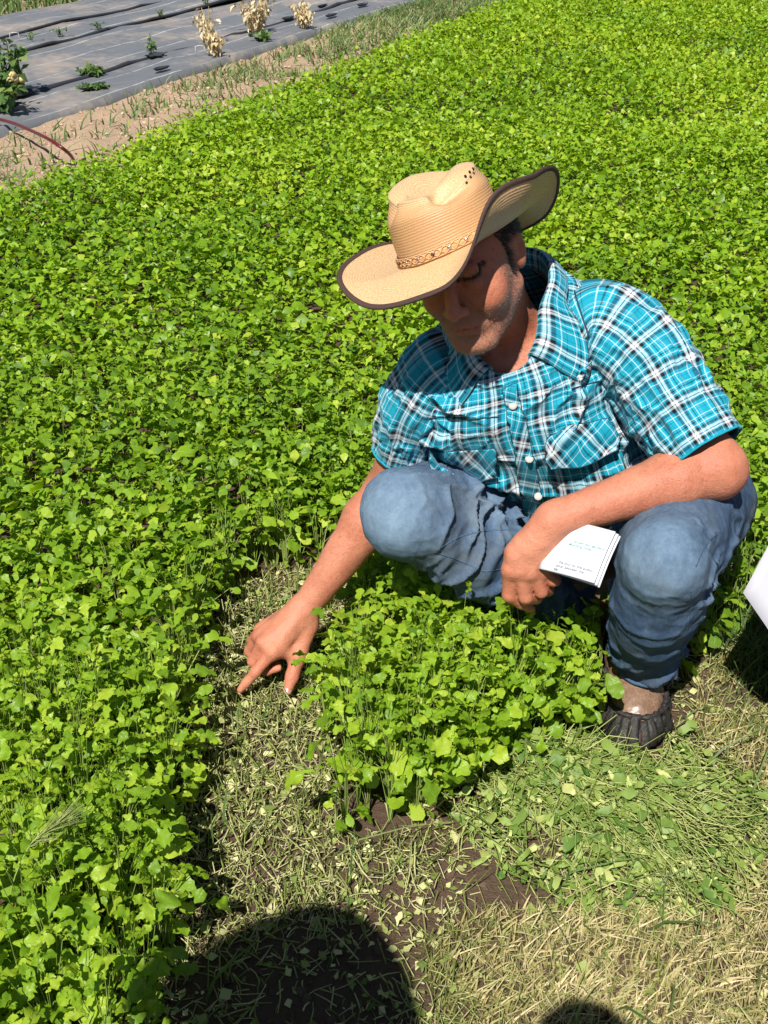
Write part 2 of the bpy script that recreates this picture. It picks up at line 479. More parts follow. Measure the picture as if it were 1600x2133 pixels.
# leaves: 'lc' = (along, across, kind), 'tint' = own colour of that leaf
def leaf_mat(name, dark, light, yellow, trans=.42, rough=.42, vein=True, per_obj=False):
    t = NT(name); a = t.attr('lc'); s = t.n('SeparateXYZ'); t.l(a.outputs['Vector'], s.inputs[0])
    ti = t.attr('tint').outputs['Fac']
    if per_obj:
        ti = t.math('ADD', t.math('MULTIPLY', ti, .4), t.math('MULTIPLY', t.n('ObjectInfo').outputs['Random'], .6))
    c = t.ramp(ti, [(0, dark), (.55, light), (1, yellow)])
    geo = t.n('NewGeometry').outputs['Position']
    c = t.mix(t.math('MULTIPLY', t.noise(60, 3, .6, geo), .35), c, t.mix(.5, c, dark))
    if vein:
        ax = t.math('ABSOLUTE', s.outputs[1])
        rib = t.math('SUBTRACT', 1.0, t.math('DIVIDE', ax, .07), clamp=True)
        sv = t.math('SUBTRACT', s.outputs[0], t.math('MULTIPLY', ax, .38))
        tri = t.math('ABSOLUTE', t.math('SUBTRACT', t.math('FRACT', t.math('MULTIPLY', sv, 6.0)), .5))
        sec = t.math('SUBTRACT', 1.0, t.math('DIVIDE', tri, .09), clamp=True)
        vn = t.math('MAXIMUM', rib, t.math('MULTIPLY', sec, .55))
        c = t.mix(t.math('MULTIPLY', vn, .35), c, (.42, .52, .16))
        hgt = t.math('SUBTRACT', t.math('MULTIPLY', t.noise(160, 2, .5, geo), .6), vn)
        t.bump(hgt, .35, .003)
    t.base(c); t.rough(rough, .35)
    tr = t.n('BsdfTranslucent'); hs = t.n('HueSaturation'); hs.inputs['Saturation'].default_value = 1.15; hs.inputs['Value'].default_value = 1.25; hs.inputs['Hue'].default_value = .492
    t.l(c, hs.inputs['Color']); t.l(hs.outputs[0], tr.inputs[0])
    ms = t.n('MixShader'); ms.inputs[0].default_value = trans
    t.l(t.b.outputs[0], ms.inputs[1]); t.l(tr.outputs[0], ms.inputs[2]); t.l(ms.outputs[0], t.out.inputs[0])
    return t.m
M['crop'] = leaf_mat('crop_leaf', (.090, .195, .012), (.262, .430, .018), (.47, .57, .055))
M['crop_far'] = leaf_mat('crop_leaf_far', (.090, .195, .012), (.262, .430, .018), (.47, .57, .055), vein=False)
M['crop_one'] = leaf_mat('crop_leaf_single', (.090, .195, .012), (.262, .430, .018), (.47, .57, .055), per_obj=True)
M['stem'] = leaf_mat('crop_stem', (.14, .24, .03), (.27, .38, .08), (.45, .48, .20), .15, .4, False)
M['clip'] = leaf_mat('clipping', (.085, .17, .028), (.235, .32, .065), (.60, .62, .24), .25, .5, False)
M['straw_grass'] = leaf_mat('dry_grass', (.12, .17, .035), (.44, .37, .16), (.72, .60, .36), .2, .55, False)
M['grass'] = leaf_mat('weed_grass', (.07, .13, .035), (.15, .23, .07), (.36, .36, .16), .3, .5, False)
M['dried'] = leaf_mat('dried_leaf', (.40, .29, .14), (.64, .53, .32), (.76, .68, .48), .25, .7, False)
M['weed'] = leaf_mat('weed_leaf', (.05, .10, .03), (.10, .19, .05), (.24, .30, .08), .3, .5, False)
M['litter'] = leaf_mat('leaf_litter', (.10, .16, .03), (.30, .34, .09), (.66, .62, .33), .2, .6, False)

# soil: dark damp crumbs by the cut swath, pale dry crumbs on the strip by the fabric
t = NT('soil'); geo = t.n('NewGeometry').outputs['Position']; dr = t.attr('dry').outputs['Fac']
n1 = t.noise(9, 6, .65, geo); n2 = t.noise(70, 5, .7, geo); n3 = t.noise(300, 3, .6, geo)
cd = t.mix(n1, (.052, .032, .021), (.115, .074, .050)); cd = t.mix(t.math('MULTIPLY', n2, .5), cd, (.15, .105, .07))
cp = t.mix(n1, (.36, .25, .165), (.52, .385, .27)); cp = t.mix(t.math('MULTIPLY', n2, .4), cp, (.29, .195, .13))
t.base(t.mix(dr, cd, cp)); t.rough(.95, .15)
t.bump(t.math('ADD', n2, t.math('MULTIPLY', n3, .5)), .7, .02); M['soil'] = t.m
t = NT('clod'); geo = t.n('NewGeometry').outputs['Position']; n1 = t.noise(60, 5, .6, geo); ti = t.attr('tint').outputs['Fac']
c = t.mix(ti, (.34, .23, .15), (.55, .41, .285)); t.base(t.mix(t.math('MULTIPLY', n1, .3), c, (.30, .2, .13))); t.rough(.95, .15); t.bump(n1, .5, .01); M['clod'] = t.m

# woven ground cover: black-grey fabric, dusted, with white guide threads
t = NT('fabric'); uvn = t.n('UVMap', uv_map='UVMap').outputs[0]; sp = t.n('SeparateXYZ'); t.l(uvn, sp.inputs[0])
geo = t.n('NewGeometry').outputs['Position']
n1 = t.noise(1.6, 5, .6, geo); n2 = t.noise(14, 5, .65, geo); n3 = t.noise(420, 2, .5, geo)
mpf = t.n('Mapping'); mpf.inputs['Scale'].default_value = (9, 1.0, 1); t.l(uvn, mpf.inputs[0]); n4 = t.noise(1.5, 4, .6, mpf.outputs[0])
c = t.mix(n4, (.105, .112, .122), (.185, .192, .205)); c = t.mix(t.math('MULTIPLY', n3, .35), c, (.07, .075, .082))
dust = t.ramp(t.math('ADD', t.math('MULTIPLY', n1, .75), t.math('MULTIPLY', n2, .35)), [(.52, (0, 0, 0)), (.74, (1, 1, 1))])
c = t.mix(t.math('MULTIPLY', dust, .65), c, (.44, .35, .27))
ln = t.math('ABSOLUTE', t.math('SUBTRACT', t.math('FRACT', t.math('DIVIDE', t.math('ADD', sp.outputs[0], t.math('MULTIPLY', t.math('SUBTRACT', n1, .5), .02)), .305)), .5))
lm = t.math('LESS_THAN', ln, .017)
brk = t.ramp(n2, [(.35, (0, 0, 0)), (.5, (1, 1, 1))])
c = t.mix(t.math('MULTIPLY', t.math('MULTIPLY', lm, brk), .45), c, (.62, .64, .66))
t.base(c); t.rough(.50, .5); t.bump(t.math('ADD', n3, t.math('MULTIPLY', n2, .8)), .4, .006); M['fabric'] = t.m
M['fabric_edge'] = plain('fabric_fold', (.030, .034, .04), .6, .4, 30, .4, .3)
M['hose'] = plain('hose', (.10, .007, .011), .35, .5, 20, .4)
M['wire'] = plain('wire', (.5, .5, .5), .4, .5)
M['fruit'] = plain('husk', (.55, .42, .2), .6, .3, 40, .2)
# ================================================================== the crouching man
PERS = empty('person', (.38, 1.80, 0))
tag(PERS, 'man crouching in a teal plaid shirt and blue jeans, pointing at the cut ground', 'person')

# joints, in metres
SH_R, EL_R, WR_R = V(.085, 1.855, .640), D(812, 1022, 1.93), G(640, 1262, .165)
SH_L, EL_L, WR_L = V(.408, 1.885, .728), V(.552, 1.692, .556), V(.285, 1.650, .478)
HIP_R, KN_R, AN_R = V(.27, 2.02, .33), V(.038, 1.735, .440), V(.360, 1.850, .165)
HIP_L, KN_L, AN_L = V(.565, 1.94, .355), V(.455, 1.550, .466), V(.486, 1.712, .150)
NECK = V(.205, 1.862, .765)
# head frame: F forward, L his left, U up
HF = unit(V(-.27, -.90, -.33)); HU = V(-.32, -.25, .9); HU = unit(HU-HF*(HU@HF)); HL = np.cross(HU, HF)
HO = V(.135, 1.785, .884)
def H(f, l, u): return HO+HF*f+HL*l+HU*u
HM = np.stack([HF, HL, HU])

F_ = Field((-.34, 1.50, 0.0), (.68, 2.08, 1.03), .0034)
# trunk under the shirt, neck
F_.cone(V(.38, 1.98, .36), V(.25, 1.90, .60), .115, .115, .05)
F_.cone(V(.16, 1.875, .635), V(.33, 1.885, .675), .075, .075, .05)
F_.cone(NECK-V(0, -.02, .03), H(-.022, 0, -.05), .062, .055, .03)
# skull and face
F_.ell(H(-.012, 0, .018), (.098, .077, .072), HM, .02)
F_.ell(H(.034, 0, -.042), (.064, .066, .073), HM, .03)
for s in (-1, 1):
    F_.cone(H(.002, s*.056, -.056), H(.076, s*.021, -.101), .020, .020, .024)
    F_.ell(H(.064, s*.042, -.024), (.029, .027, .030), HM, .02)
F_.ell(H(.086, 0, -.102), (.020, .024, .018), HM, .02)
F_.cone(H(.088, -.036, .040), H(.088, .036, .040), .013, .013, .015)
F_.ell(H(.085, 0, -.058), (.019, .030, .022), HM, .018)
for s in (-1, 1):
    F_.ell(H(.106, s*.030, .016), (.015, .019, .012), HM, .010, True)
    F_.ell(H(.0835, s*.031, .014), (.0125, .0155, .0115), HM, .004)
    F_.cone(H(.0965, s*.020, .0055), H(.091, s*.044, .0065), .0022, .0018, .004, True)   # lid crease
F_.cone(H(.097, 0, .028), H(.120, 0, -.016), .0085, .0125, .012)
for s in (-1, 1):
    F_.ell(H(.108, s*.0145, -.021), (.011, .0085, .009), HM, .006)
    F_.ell(H(.112, s*.007, -.031), (.005, .0035, .004), HM, .003, True)
    F_.cone(H(.100, s*.020, -.024), H(.090, s*.036, -.056), .0025, .003, .010, True)     # fold beside the mouth
F_.cone(H(.101, -.013, -.0530), H(.101, .013, -.0530), .0065, .0065, .006)
F_.cone(H(.094, -.023, -.0575), H(.094, .023, -.0575), .004, .004, .008)
F_.cone(H(.099, -.012, -.0665), H(.099, .012, -.0665), .0075, .0075, .006)
F_.cone(H(.107, -.019, -.0598), H(.107, .019, -.0598), .0028, .0028, .003, True)
F_.cone(H(.100, -.024, -.0600), H(.100, .024, -.0600), .0022, .0022, .003, True)
F_.cone(H(.101, -.010, -.079), H(.101, .010, -.079), .004, .004, .008, True)
for s in (-1, 1):
    Me = np.stack([unit(HF*.95-HL*s*.35), unit(HL*s*.95+HF*.35), HU])
    F_.ell(H(-.010, s*.079, .000), (.019, .008, .032), Me, .006)
    F_.ell(H(-.006, s*.088, .004), (.011, .007, .021), Me, .004, True)
    F_.ell(H(-.012, s*.077, -.025), (.009, .007, .011), Me, .006)

# arms
def limb(a, b, r0, rm, r1, tm=.28, k=.02):
    m = a+(b-a)*tm
    F_.cone(a, m, r0, rm, k); F_.cone(m, b, rm, r1, k)
F_.cone(SH_R, EL_R, .056, .046, .03); limb(EL_R, WR_R, .046, .0485, .0280, .26)
F_.cone(SH_L, EL_L, .058, .046, .03); limb(EL_L, WR_L, .0455, .0480, .0290, .24)
F_.ell(EL_L+V(.014, .0, -.012), (.026, .026, .026), None, .05)

# right hand, index out, thumb down, other fingers tucked in
rI = G(570, 1356, .108); rMd = G(551, 1338, .118); rRg = G(541, 1326, .112); rPk = G(543, 1312, .098)
for q, rr in ((rI, .0165), (rMd, .0165), (rRg, .0155), (rPk, .0145)):
    F_.cone(WR_R+(q-WR_R)*.12, q, .022, rr, .014)
F_.chain([rI, G(533, 1399, .072), G(514, 1421, .050), G(500, 1437, .036)], [.0145, .0108, .0095, .0078], .006)
F_.chain([rMd, G(527, 1378, .075), G(556, 1398, .056), G(580, 1392, .066)], [.014, .011, .0098, .0085], .004)
F_.chain([rRg, G(519, 1356, .070), G(545, 1385, .050), G(575, 1385, .060)], [.013, .0105, .0095, .008], .003)
F_.chain([rPk, G(524, 1335, .066), G(548, 1360, .050), G(570, 1365, .06)], [.012, .0095, .0085, .007], .003)
rT0, rT1, rT2, rT3 = G(643, 1302, .130), G(622, 1366, .085), G(608, 1408, .056), G(599, 1438, .037)
F_.chain([rT0, rT1], [.021, .0150], .018); F_.chain([rT1, rT2, rT3], [.0150, .0132, .0098], .006)
F_.cone(rT1, rI, .010, .010, .018)

# left hand hanging over the knee
lI, lM, lR, lP = D(1063, 1186, 1.630), D(1084, 1190, 1.622), D(1110, 1192, 1.624), D(1134, 1188, 1.634)
for q, rr in ((lI, .0165), (lM, .0165), (lR, .0160), (lP, .0150)):
    F_.cone(WR_L+(q-WR_L)*.10, q, .023, rr, .014)
F_.cone(WR_L, (lI+lM)/2+V(0, .01, .03), .026, .020, .02)
F_.chain([lI, D(1061, 1240, 1.628), D(1086, 1257, 1.640), D(1106, 1268, 1.650)], [.0145, .0118, .0102, .0085], .005)
F_.chain([lM, D(1095, 1244, 1.618), D(1117, 1246, 1.646), D(1124, 1225, 1.665)], [.0145, .0122, .0105, .009], .003)
F_.chain([lR, D(1128, 1232, 1.622), D(1143, 1230, 1.650), D(1140, 1210, 1.665)], [.0140, .0118, .010, .009], .003)
F_.chain([lP, D(1152, 1210, 1.630), D(1158, 1210, 1.652), D(1152, 1196, 1.664)], [.0130, .0105, .0092, .008], .003)
F_.chain([D(1120, 1130, 1.665), D(1085, 1180, 1.680), D(1095, 1222, 1.680), D(1110, 1240, 1.672)], [.020, .014, .0125, .010], .008)
for W0, qs in ((WR_R, (rI, rMd, rRg)), (WR_L, (lI, lM, lR, lP))):
    for q in qs:
        up_ = unit(unit(V(0, 0, CAM_H)-q)+V(0, 0, .15)); d_ = q-W0
        F_.cone(W0+d_*.30+up_*.0175, q+up_*.0125, .0032, .0040, .008)
        F_.ell(q+up_*.0085+unit(d_)*.003, (.0085, .0085, .0085), None, .008)
bv, bq = F_.surface(); del F_
bv = relax(bv, bq, 2, .5)
bn = vnormals(bv, bq)
# fine shape: tendons on the hands, muscle on the arms
px, py, pd = proj(bv)
hand = np.exp(-np.sum((bv-(WR_R+rMd)/2)**2, 1)/.05**2)+np.exp(-np.sum((bv-(WR_L+lM)/2)**2, 1)/.05**2)
bv = bv+bn*(hand*.0016*fbm(bv[:, 0]*60, bv[:, 1]*60, bv[:, 2]*60, 2, 3)+.0012*fbm(bv[:, 0]*24, bv[:, 1]*24, bv[:, 2]*24, 2, 5))[:, None]
hl = (bv-HO) @ HM.T
inhead = np.linalg.norm(bv-HO, axis=1) < .2
stub = inhead*sstep(-.020, -.040, hl[:, 2])*sstep(-.14, -.118, hl[:, 2])*sstep(-.012, .012, hl[:, 0])
stub = np.maximum(stub, inhead*sstep(.045, .06, np.abs(hl[:, 1]))*sstep(.03, .01, hl[:, 2])*sstep(-.09, -.06, hl[:, 2])*sstep(.06, .03, hl[:, 0])*sstep(.0, .02, hl[:, 0]))
lipm = inhead*np.exp(-((hl[:, 2]+.060)/.0085)**2)*sstep(.088, .096, hl[:, 0])*sstep(.028, .02, np.abs(hl[:, 1]))
stub = stub*(1-lipm)
tone = .18+.25*hand+.12*fbm(bv[:, 0]*14, bv[:, 1]*14, bv[:, 2]*14, 2, 9)
for q in (rI, rMd, rRg, lI, lM, lR, lP): tone = tone-.22*np.exp(-np.sum((bv-q)**2, 1)/.012**2)
tone = np.where(inhead, .05, tone)
BODY = shifted('body', bv, bq, M['skin'], PERS, attrs={'tone': ('FLOAT', np.clip(tone, 0, 1)), 'stubble': ('FLOAT', np.clip(stub, 0, 1)), 'lip': ('FLOAT', lipm)})
BVB = BVHTree.FromPolygons([tuple(p) for p in bv], [tuple(int(i) for i in f) for f in bq])

# nails
def nail(c, along, up, w_, l_):
    al = unit(along); up = unit(up-al*(up @ al)); sd = np.cross(up, al)
    u = np.linspace(-1, 1, 7); t_ = np.linspace(-1, 1, 7)
    T, U = np.meshgrid(t_, u, indexing='ij')
    wid = w_*np.where(T > .4, np.sqrt(np.clip(1-((T-.4)/.62)**2, 0, 1)), 1.0)
    vv = c+al*(T*l_)[..., None]+sd*(U*wid)[..., None]+up*(-(U**2)*w_*.45)[..., None]
    return shifted('fingernail', vv.reshape(-1, 3), grid_faces(7, 7), M['nail'], PERS)
vdir = lambda p: unit(V(0, 0, CAM_H)-p)
for tip, prv, w_, l_, r_ in ((rT3, rT2, .0068, .0078, .0102),):
    al = unit(tip-prv); up = unit(vdir(tip)+V(.25, 0, .1)); up = unit(up-al*(up@al))
    nail(tip+up*(r_*.93)+al*.001, al, up, w_, l_)

# short strands: beard and the hair above the ear
def strands(name, mat, sel, n, length, rad, droop, seed, parent=PERS):
    r = np.random.default_rng(seed)
    ids = r.choice(np.nonzero(sel)[0], n)
    p = bv[ids]+r.normal(0, .0008, (n, 3)); nn = bn[ids]
    L_ = length*(.6+.8*r.random(n))[:, None]
    dr = unit(nn+droop+r.normal(0, .35, (n, 3)))
    side = unit(np.cross(dr, r.normal(0, 1, (n, 3)))); s2 = np.cross(dr, side)
    vv = np.stack([p+side*rad-nn*.0005, p-side*rad*.5+s2*rad*.87-nn*.0005, p-side*rad*.5-s2*rad*.87-nn*.0005, p+dr*L_+droop*.2*L_], 1)
    b = np.arange(n)[:, None]*4
    f = np.concatenate([b+np.array([[0, 1, 3]]), b+np.array([[1, 2, 3]]), b+np.array([[2, 0, 3]])])
    return shifted(name, vv.reshape(-1, 3), f, mat, parent)
strands('beard', M['beard'], (stub > .25) & (np.abs(hl[:, 1]) < .075), 3400, .0040, .00028, -HU*.8+HF*.1, 5)
chin = (stub > .5) & (hl[:, 2] < -.085) & (hl[:, 0] > .05)
hairm = inhead & (hl[:, 2] > -.035) & (hl[:, 2] < .09) & (hl[:, 0] < .024-np.maximum(0, -(hl[:, 2]-.0)*.35)) & ((np.abs(hl[:, 1]) > .05) | (hl[:, 0] < -.03))
hairm &= ~((hl[:, 0] > -.034) & (hl[:, 0] < .014) & (hl[:, 2] < .030) & (np.abs(hl[:, 1]) > .055))
strands('hair', M['hair'], hairm, 14000, .011, .00045, -HU*1.1-HF*.7, 6)
brow = inhead & (np.abs(hl[:, 2]-.034+np.abs(hl[:, 1])*.05) < .0045) & (np.abs(hl[:, 1]) > .012) & (np.abs(hl[:, 1]) < .050) & (hl[:, 0] > .05)
if brow.any(): strands('eyebrow', M['hair'], brow, 900, .006, .0004, HU*.2, 8)
armh = (np.linalg.norm(bv-(EL_R+WR_R)/2, axis=1) < .11) | (np.linalg.norm(bv-(EL_L+WR_L)/2, axis=1) < .12)
strands('arm_hair', M['arm_hair'], armh, 3200, .007, .00012, V(-.5, -.2, -.8), 12)

# ------------------------------------------------------------------ jeans
J_ = Field((-.12, 1.44, 0.0), (.80, 2.20, .62), .0047)
J_.cone(HIP_R+V(.02, .02, 0), HIP_L+V(-.03, .03, 0), .125, .125, .05)
J_.cone(V(.38, 1.98, .34), V(.35, 1.96, .44), .145, .14, .06)
def leg(hp, kn, an, rh, rk, rc, ra):
    J_.cone(hp, kn, rh, rk, .04)
    m = kn+(an-kn)*.38
    J_.cone(kn, m, rk*.99, rc, .03); J_.cone(m, an, rc, ra, .03)
leg(HIP_L, KN_L, AN_L, .116, .061, .070, .064)
leg(HIP_R, KN_R, AN_R, .114, .074, .073, .062)
J_.cone(KN_L+V(0, .012, -.02), KN_L+(AN_L-KN_L)*.62+V(-.004, -.022, 0), .058, .056, .03)
J_.cone(KN_L+V(.004, .05, -.02), KN_L+V(.010, .09, -.10), .058, .064, .03)
J_.cone(HIP_L+V(.03, -.06, .02), KN_L+V(.05, .14, -.03), .105, .09, .05)
jv, jq = J_.surface(); del J_
jv = relax(jv, jq, 2, .5); jn = vnormals(jv, jq)
def along(p, a, b):
    d = b-a; L = np.linalg.norm(d); t = ((p-a) @ d)/L**2
    q = p-(a+np.clip(t, 0, 1)[:, None]*d); return t, np.linalg.norm(q, axis=1), q
disp = np.zeros(len(jv)); wf = np.zeros(len(jv))
for kn, an, hp, sd in ((KN_L, AN_L, HIP_L, 11), (KN_R, AN_R, HIP_R, 23)):
    t, dist, q = along(jv, kn, an); w_ = np.exp(-np.maximum(dist-.06, 0)**2/.04**2)
    d = unit(an-kn); s1 = unit(np.cross(d, unit(hp-kn))); s2 = np.cross(d, s1)
    ang = np.arctan2(q @ s2, q @ s1)
    warp = .9*fbm(q[:, 0]*18, q[:, 1]*18, q[:, 2]*18, 2, sd)+.55*np.sin(ang+1.0)+.35*np.sin(2*ang+.4)
    # gathers behind the knee and stacked folds above the hem
    g1 = np.exp(-((t-.22)/.24)**2)*sstep(-.3, .9, np.cos(ang+(.6 if sd == 11 else .3)))
    g2 = sstep(.45, .95, t)*sstep(1.2, 1.0, t)
    fr = unit(q) @ unit(V(-.35, -1, .15)); back = sstep(.65, -.25, fr)
    
    if sd == 11: g1 = g1*back; g2 = g2*(.4+.6*back)*sstep(.55, .85, t)
    r1 = 1-np.abs(np.sin(t*20+warp*2.2)); r2 = 1-np.abs(np.sin(t*13+warp*2.0+.8))
    disp += w_*(g1*(r1**2.4)*.022+g2*(r2**2.2)*.019-g1*.006-g2*.006)
    wf += w_*(g1*r1**3+g2*r2**3)*.35
    t, dist, q = along(jv, kn, hp); w_ = np.exp(-np.maximum(dist-.08, 0)**2/.05**2)*sstep(.10, .4, t)
    s1 = unit(np.cross(hp-kn, V(0, 0, 1))); s2 = np.cross(unit(hp-kn), s1); ang = np.arctan2(q @ s2, q @ s1)
    warp = fbm(q[:, 0]*13, q[:, 1]*13, q[:, 2]*13, 2, sd+5)
    r3 = 1-np.abs(np.sin(t*9+ang*1.6+warp*2.2))
    disp += w_*(r3**2.4*.016-.004)
    wf += w_*r3**3*.2
# creases: a net of ridges running across the limb
for kn, an, hp, sd in ((KN_L, AN_L, HIP_L, 51), (KN_R, AN_R, HIP_R, 57)):
    for a0, b0_, ta, tb, amp in ((kn, an, .10, 1.1, .017), (kn, hp, .20, 1.1, .020)):
        t, dist, q = along(jv, a0, b0_); d_ = unit(b0_-a0); e1 = unit(np.cross(d_, V(.3, .5, .8))); e2 = np.cross(d_, e1)
        w_ = np.exp(-np.maximum(dist-.08, 0)**2/.03**2)*sstep(ta, ta+.18, t)*sstep(tb, tb-.1, t)
        qx, qy = q @ e1, q @ e2
        if b0_ is an and sd == 51: w_ = w_*(.22+.78*np.maximum(sstep(.45, -.3, unit(q) @ unit(V(-.35, -1, .15))), sstep(.78, .98, t)))
        L_ = np.linalg.norm(b0_-a0)
        nz = noise3(qx*11+t*L_*9, qy*11-t*L_*6, t*L_*26, sd)+.35*noise3(qx*24, qy*24, t*L_*50, sd+1)
        rd = (1-np.minimum(np.abs(nz)*2.2, 1))
        disp += w_*(rd**1.5*amp-amp*.35); wf += w_*rd**2*.22
disp += .0016*(1-np.abs(fbm(jv[:, 0]*45, jv[:, 1]*45, jv[:, 2]*45, 2, 6)))**3
disp += .0035*fbm(jv[:, 0]*16, jv[:, 1]*16, jv[:, 2]*16, 3, 2)
jv2 = jv+jn*disp[:, None]
fade = -.03+.16*fbm(jv[:, 0]*9, jv[:, 1]*9, jv[:, 2]*9, 3, 31)+wf
fade += .78*np.exp(-np.sum(((jv-(KN_R+V(-.02, -.05, .02)))/V(.10, .11, .10))**2, 1))
fade += .60*np.exp(-np.sum(((jv-(KN_L+V(-.02, -.03, .02)))/V(.09, .12, .09))**2, 1))
fade += .20*np.exp(-np.sum(((jv-(HIP_R+KN_R)/2)/.12)**2, 1))+.2*np.exp(-np.sum(((jv-(HIP_L+KN_L)/2)/.12)**2, 1))
fade -= .25*sstep(.30, .16, jv[:, 2])  # shade on the lower legs painted in as darker denim
# open the hems: cut the leg end off
keep = np.ones(len(jv), bool)
for kn, an in ((KN_L, AN_L), (KN_R, AN_R)):
    d = unit(an-kn); keep &= ~((((jv-an) @ d) > .012+.008*np.sin(jv[:, 0]*60)) & (np.linalg.norm(jv-an, axis=1) < .12))
fk = keep[jq].all(1)
rm = np.cumsum(keep)-1
jv3, jq3 = jv2[keep], rm[jq[fk]]
JEANS = shifted('jeans', jv3, jq3, M['denim'], PERS, attrs={'fade': ('FLOAT', np.clip(fade[keep], 0, 1))})
md = JEANS.modifiers.new('thickness', 'SOLIDIFY'); md.thickness = .003; md.offset = -1
BVJ = BVHTree.FromPolygons([tuple(p) for p in jv3], [tuple(int(i) for i in f) for f in jq3])
ORG = Vector((0, 0, CAM_H))
def on(bvh, px_, py_, off=0.0):
    h = bvh.ray_cast(ORG, Vector(ray(px_, py_)).normalized())
    if h[0] is None: return None
    n = np.array(h[1]); 
    if n @ ray(px_, py_) > 0: n = -n
    return np.array(h[0])+n*off
def seam(name, bvh, pts, r, mat, parent, n=60, off=.0):
    P = catmull([(a, b) for a, b in pts], n); out = []
    for a, b in P:
        h = on(bvh, a, b, off)
        if h is not None: out.append(h)
    if len(out) < 4: return None
    out = np.array(out)
    # keep the longest run without a jump
    j = np.nonzero(np.linalg.norm(np.diff(out, axis=0), axis=1) > .04)[0]
    if len(j): 
        ps = np.split(out, j+1); out = max(ps, key=len)
    if len(out) < 4: return None
    out[1:-1] = (out[:-2]+out[1:-1]*2+out[2:])/4
    v, f = tube(out, r, 6); return shifted(name, v, f, mat, parent)
for pts in ([(920, 1140), (960, 1118), (1010, 1106), (1060, 1104)], [(905, 1150), (950, 1165), (985, 1180), (1010, 1190), (1050, 1185)],
            [(1496, 1112), (1478, 1126), (1462, 1150), (1450, 1180)], [(1440, 1230), (1437, 1270), (1430, 1320), (1418, 1380)]):
    seam('jeans_seam', BVJ, pts, .0020, M['denim_seam'], JEANS, 60, -.0010)
# rolled hem of the left leg
d_ = unit(AN_L-KN_L); near = keep & (np.linalg.norm(jv-AN_L, axis=1) < .11) & (((jv-AN_L) @ d_) > -.004)
hv = jv2[near]; e1 = unit(np.cross(d_, V(0, 1, .2))); e2 = np.cross(d_, e1); an_ = np.arctan2((hv-AN_L) @ e2, (hv-AN_L) @ e1); ring_ = []
for a0 in np.linspace(-math.pi, math.pi, 49)[:-1]:
    k_ = np.abs(np.angle(np.exp(1j*(an_-a0)))) < .16
    if k_.any(): ring_.append(hv[k_][np.argmax((hv[k_]-AN_L) @ d_)])
if len(ring_) > 20:
    ring_ = np.array(ring_); ring_ = (np.roll(ring_, 1, 0)+ring_*2+np.roll(ring_, -1, 0))/4; ring_ = np.vstack([ring_, ring_[:1]])
    v, f = tube(ring_, .0042, 7, False); shifted('trouser_hem', v, f, M['denim_seam'], JEANS)
# ------------------------------------------------------------------ shirt: trunk as a lofted cloth
SEC = [  # centre, his left, forward, half width, depth front, depth back
    ((.395, 2.02, .29), (.93, -.36, .05), (-.40, -.90, -.10), .165, .120, .12),
    ((.362, 1.978, .39), (.95, -.30, .08), (-.36, -.92, -.10), .174, .145, .13),
    ((.305, 1.930, .51), (.97, -.18, .14), (-.24, -.95, -.15), .182, .150, .13),
    ((.246, 1.897, .608), (.965, -.02, .22), (-.10, -.97, -.20), .186, .138, .125),
    ((.228, 1.882, .678), (.962, .05, .27), (-.03, -.97, -.24), .180, .116, .115),
    ((.214, 1.880, .730), (.945, .06, .34), (-.02, -.95, -.28), .148, .096, .100),
    ((.206, 1.876, .768), (.930, .06, .36), (0, -.93, -.34), .100, .080, .085),
    ((.200, 1.870, .800), (.93, .05, .30), (0, -.92, -.38), .074, .073, .072)]
secA = np.array([list(a)+list(unit(b))+list(unit(c))+[d, e, f] for a, b, c, d, e, f in SEC])
SECI = catmull(secA, 701)
def torso(th, v):
    """th 0 = breast bone, + to his left; v 0 waist .. 1 neck"""
    s = SECI[np.clip((np.asarray(v)*700).round().astype(int), 0, 700)]
    sn, cs = np.sin(th), np.cos(th)
    la = np.sign(sn)*np.abs(sn)**.86*s[..., 9]
    fo = np.sign(cs)*np.abs(cs)**.86*np.where(cs > 0, s[..., 10], s[..., 11])
    return s[..., 0:3]+s[..., 3:6]*la[..., None]+s[..., 6:9]*fo[..., None]
NU, NV = 260, 190
th = np.linspace(-math.pi, math.pi, NU, endpoint=False)
sv = np.linspace(.07, 1, NV)
TH, S_ = np.meshgrid(th, sv)
def VTOP(t): return .945-.275*np.exp(-(np.abs(t)/.50)**2.0)
vtop = VTOP(TH)                    # collar line, open in front
VV = S_*vtop
P0 = torso(TH, VV)
tu, tv = TH*.165, VV*.60
nrm = unit(np.cross(np.gradient(P0, axis=1), np.gradient(P0, axis=0)))
if (nrm[NV//2, NU//2] @ V(0, -1, 0)) < 0: nrm = -nrm
wx = fbm(tu*9, tv*9, 3.1, 2, 41)
f1 = 1-np.abs(np.sin((tu*26-tv*17)+wx*2.4)); f2 = 1-np.abs(np.sin((tu*20+tv*24)+wx*2.0+1))
f3 = 1-np.abs(np.sin(tv*44+wx*2.6))
wsL = np.exp(-((TH-.95)/.5)**2-((VV-.45)/.22)**2); wsR = np.exp(-((TH+.95)/.5)**2-((VV-.42)/.22)**2)
belly = np.exp(-(VV-.18)**2/.16**2)
fold = wsL*f1**2.6*.022+wsR*f2**2.6*.020+belly*f3**2.4*.017+.004*fbm(tu*14, tv*14, 7.7, 3, 43)+.005*f1**4+.007*np.exp(-((VV-.55)/.2)**2)*f2**4
nz = noise3(tu*24+wx*1.2, tv*15, 2.2, 81)+.4*noise3(tu*52, tv*38, 4.2, 82)
fold += .008*(1-np.minimum(np.abs(nz)*2.4, 1))**1.6*sstep(.80, .62, VV)-.002
fold *= sstep(1.0, .9, S_)
P1 = P0+nrm*(fold+.003)[..., None]
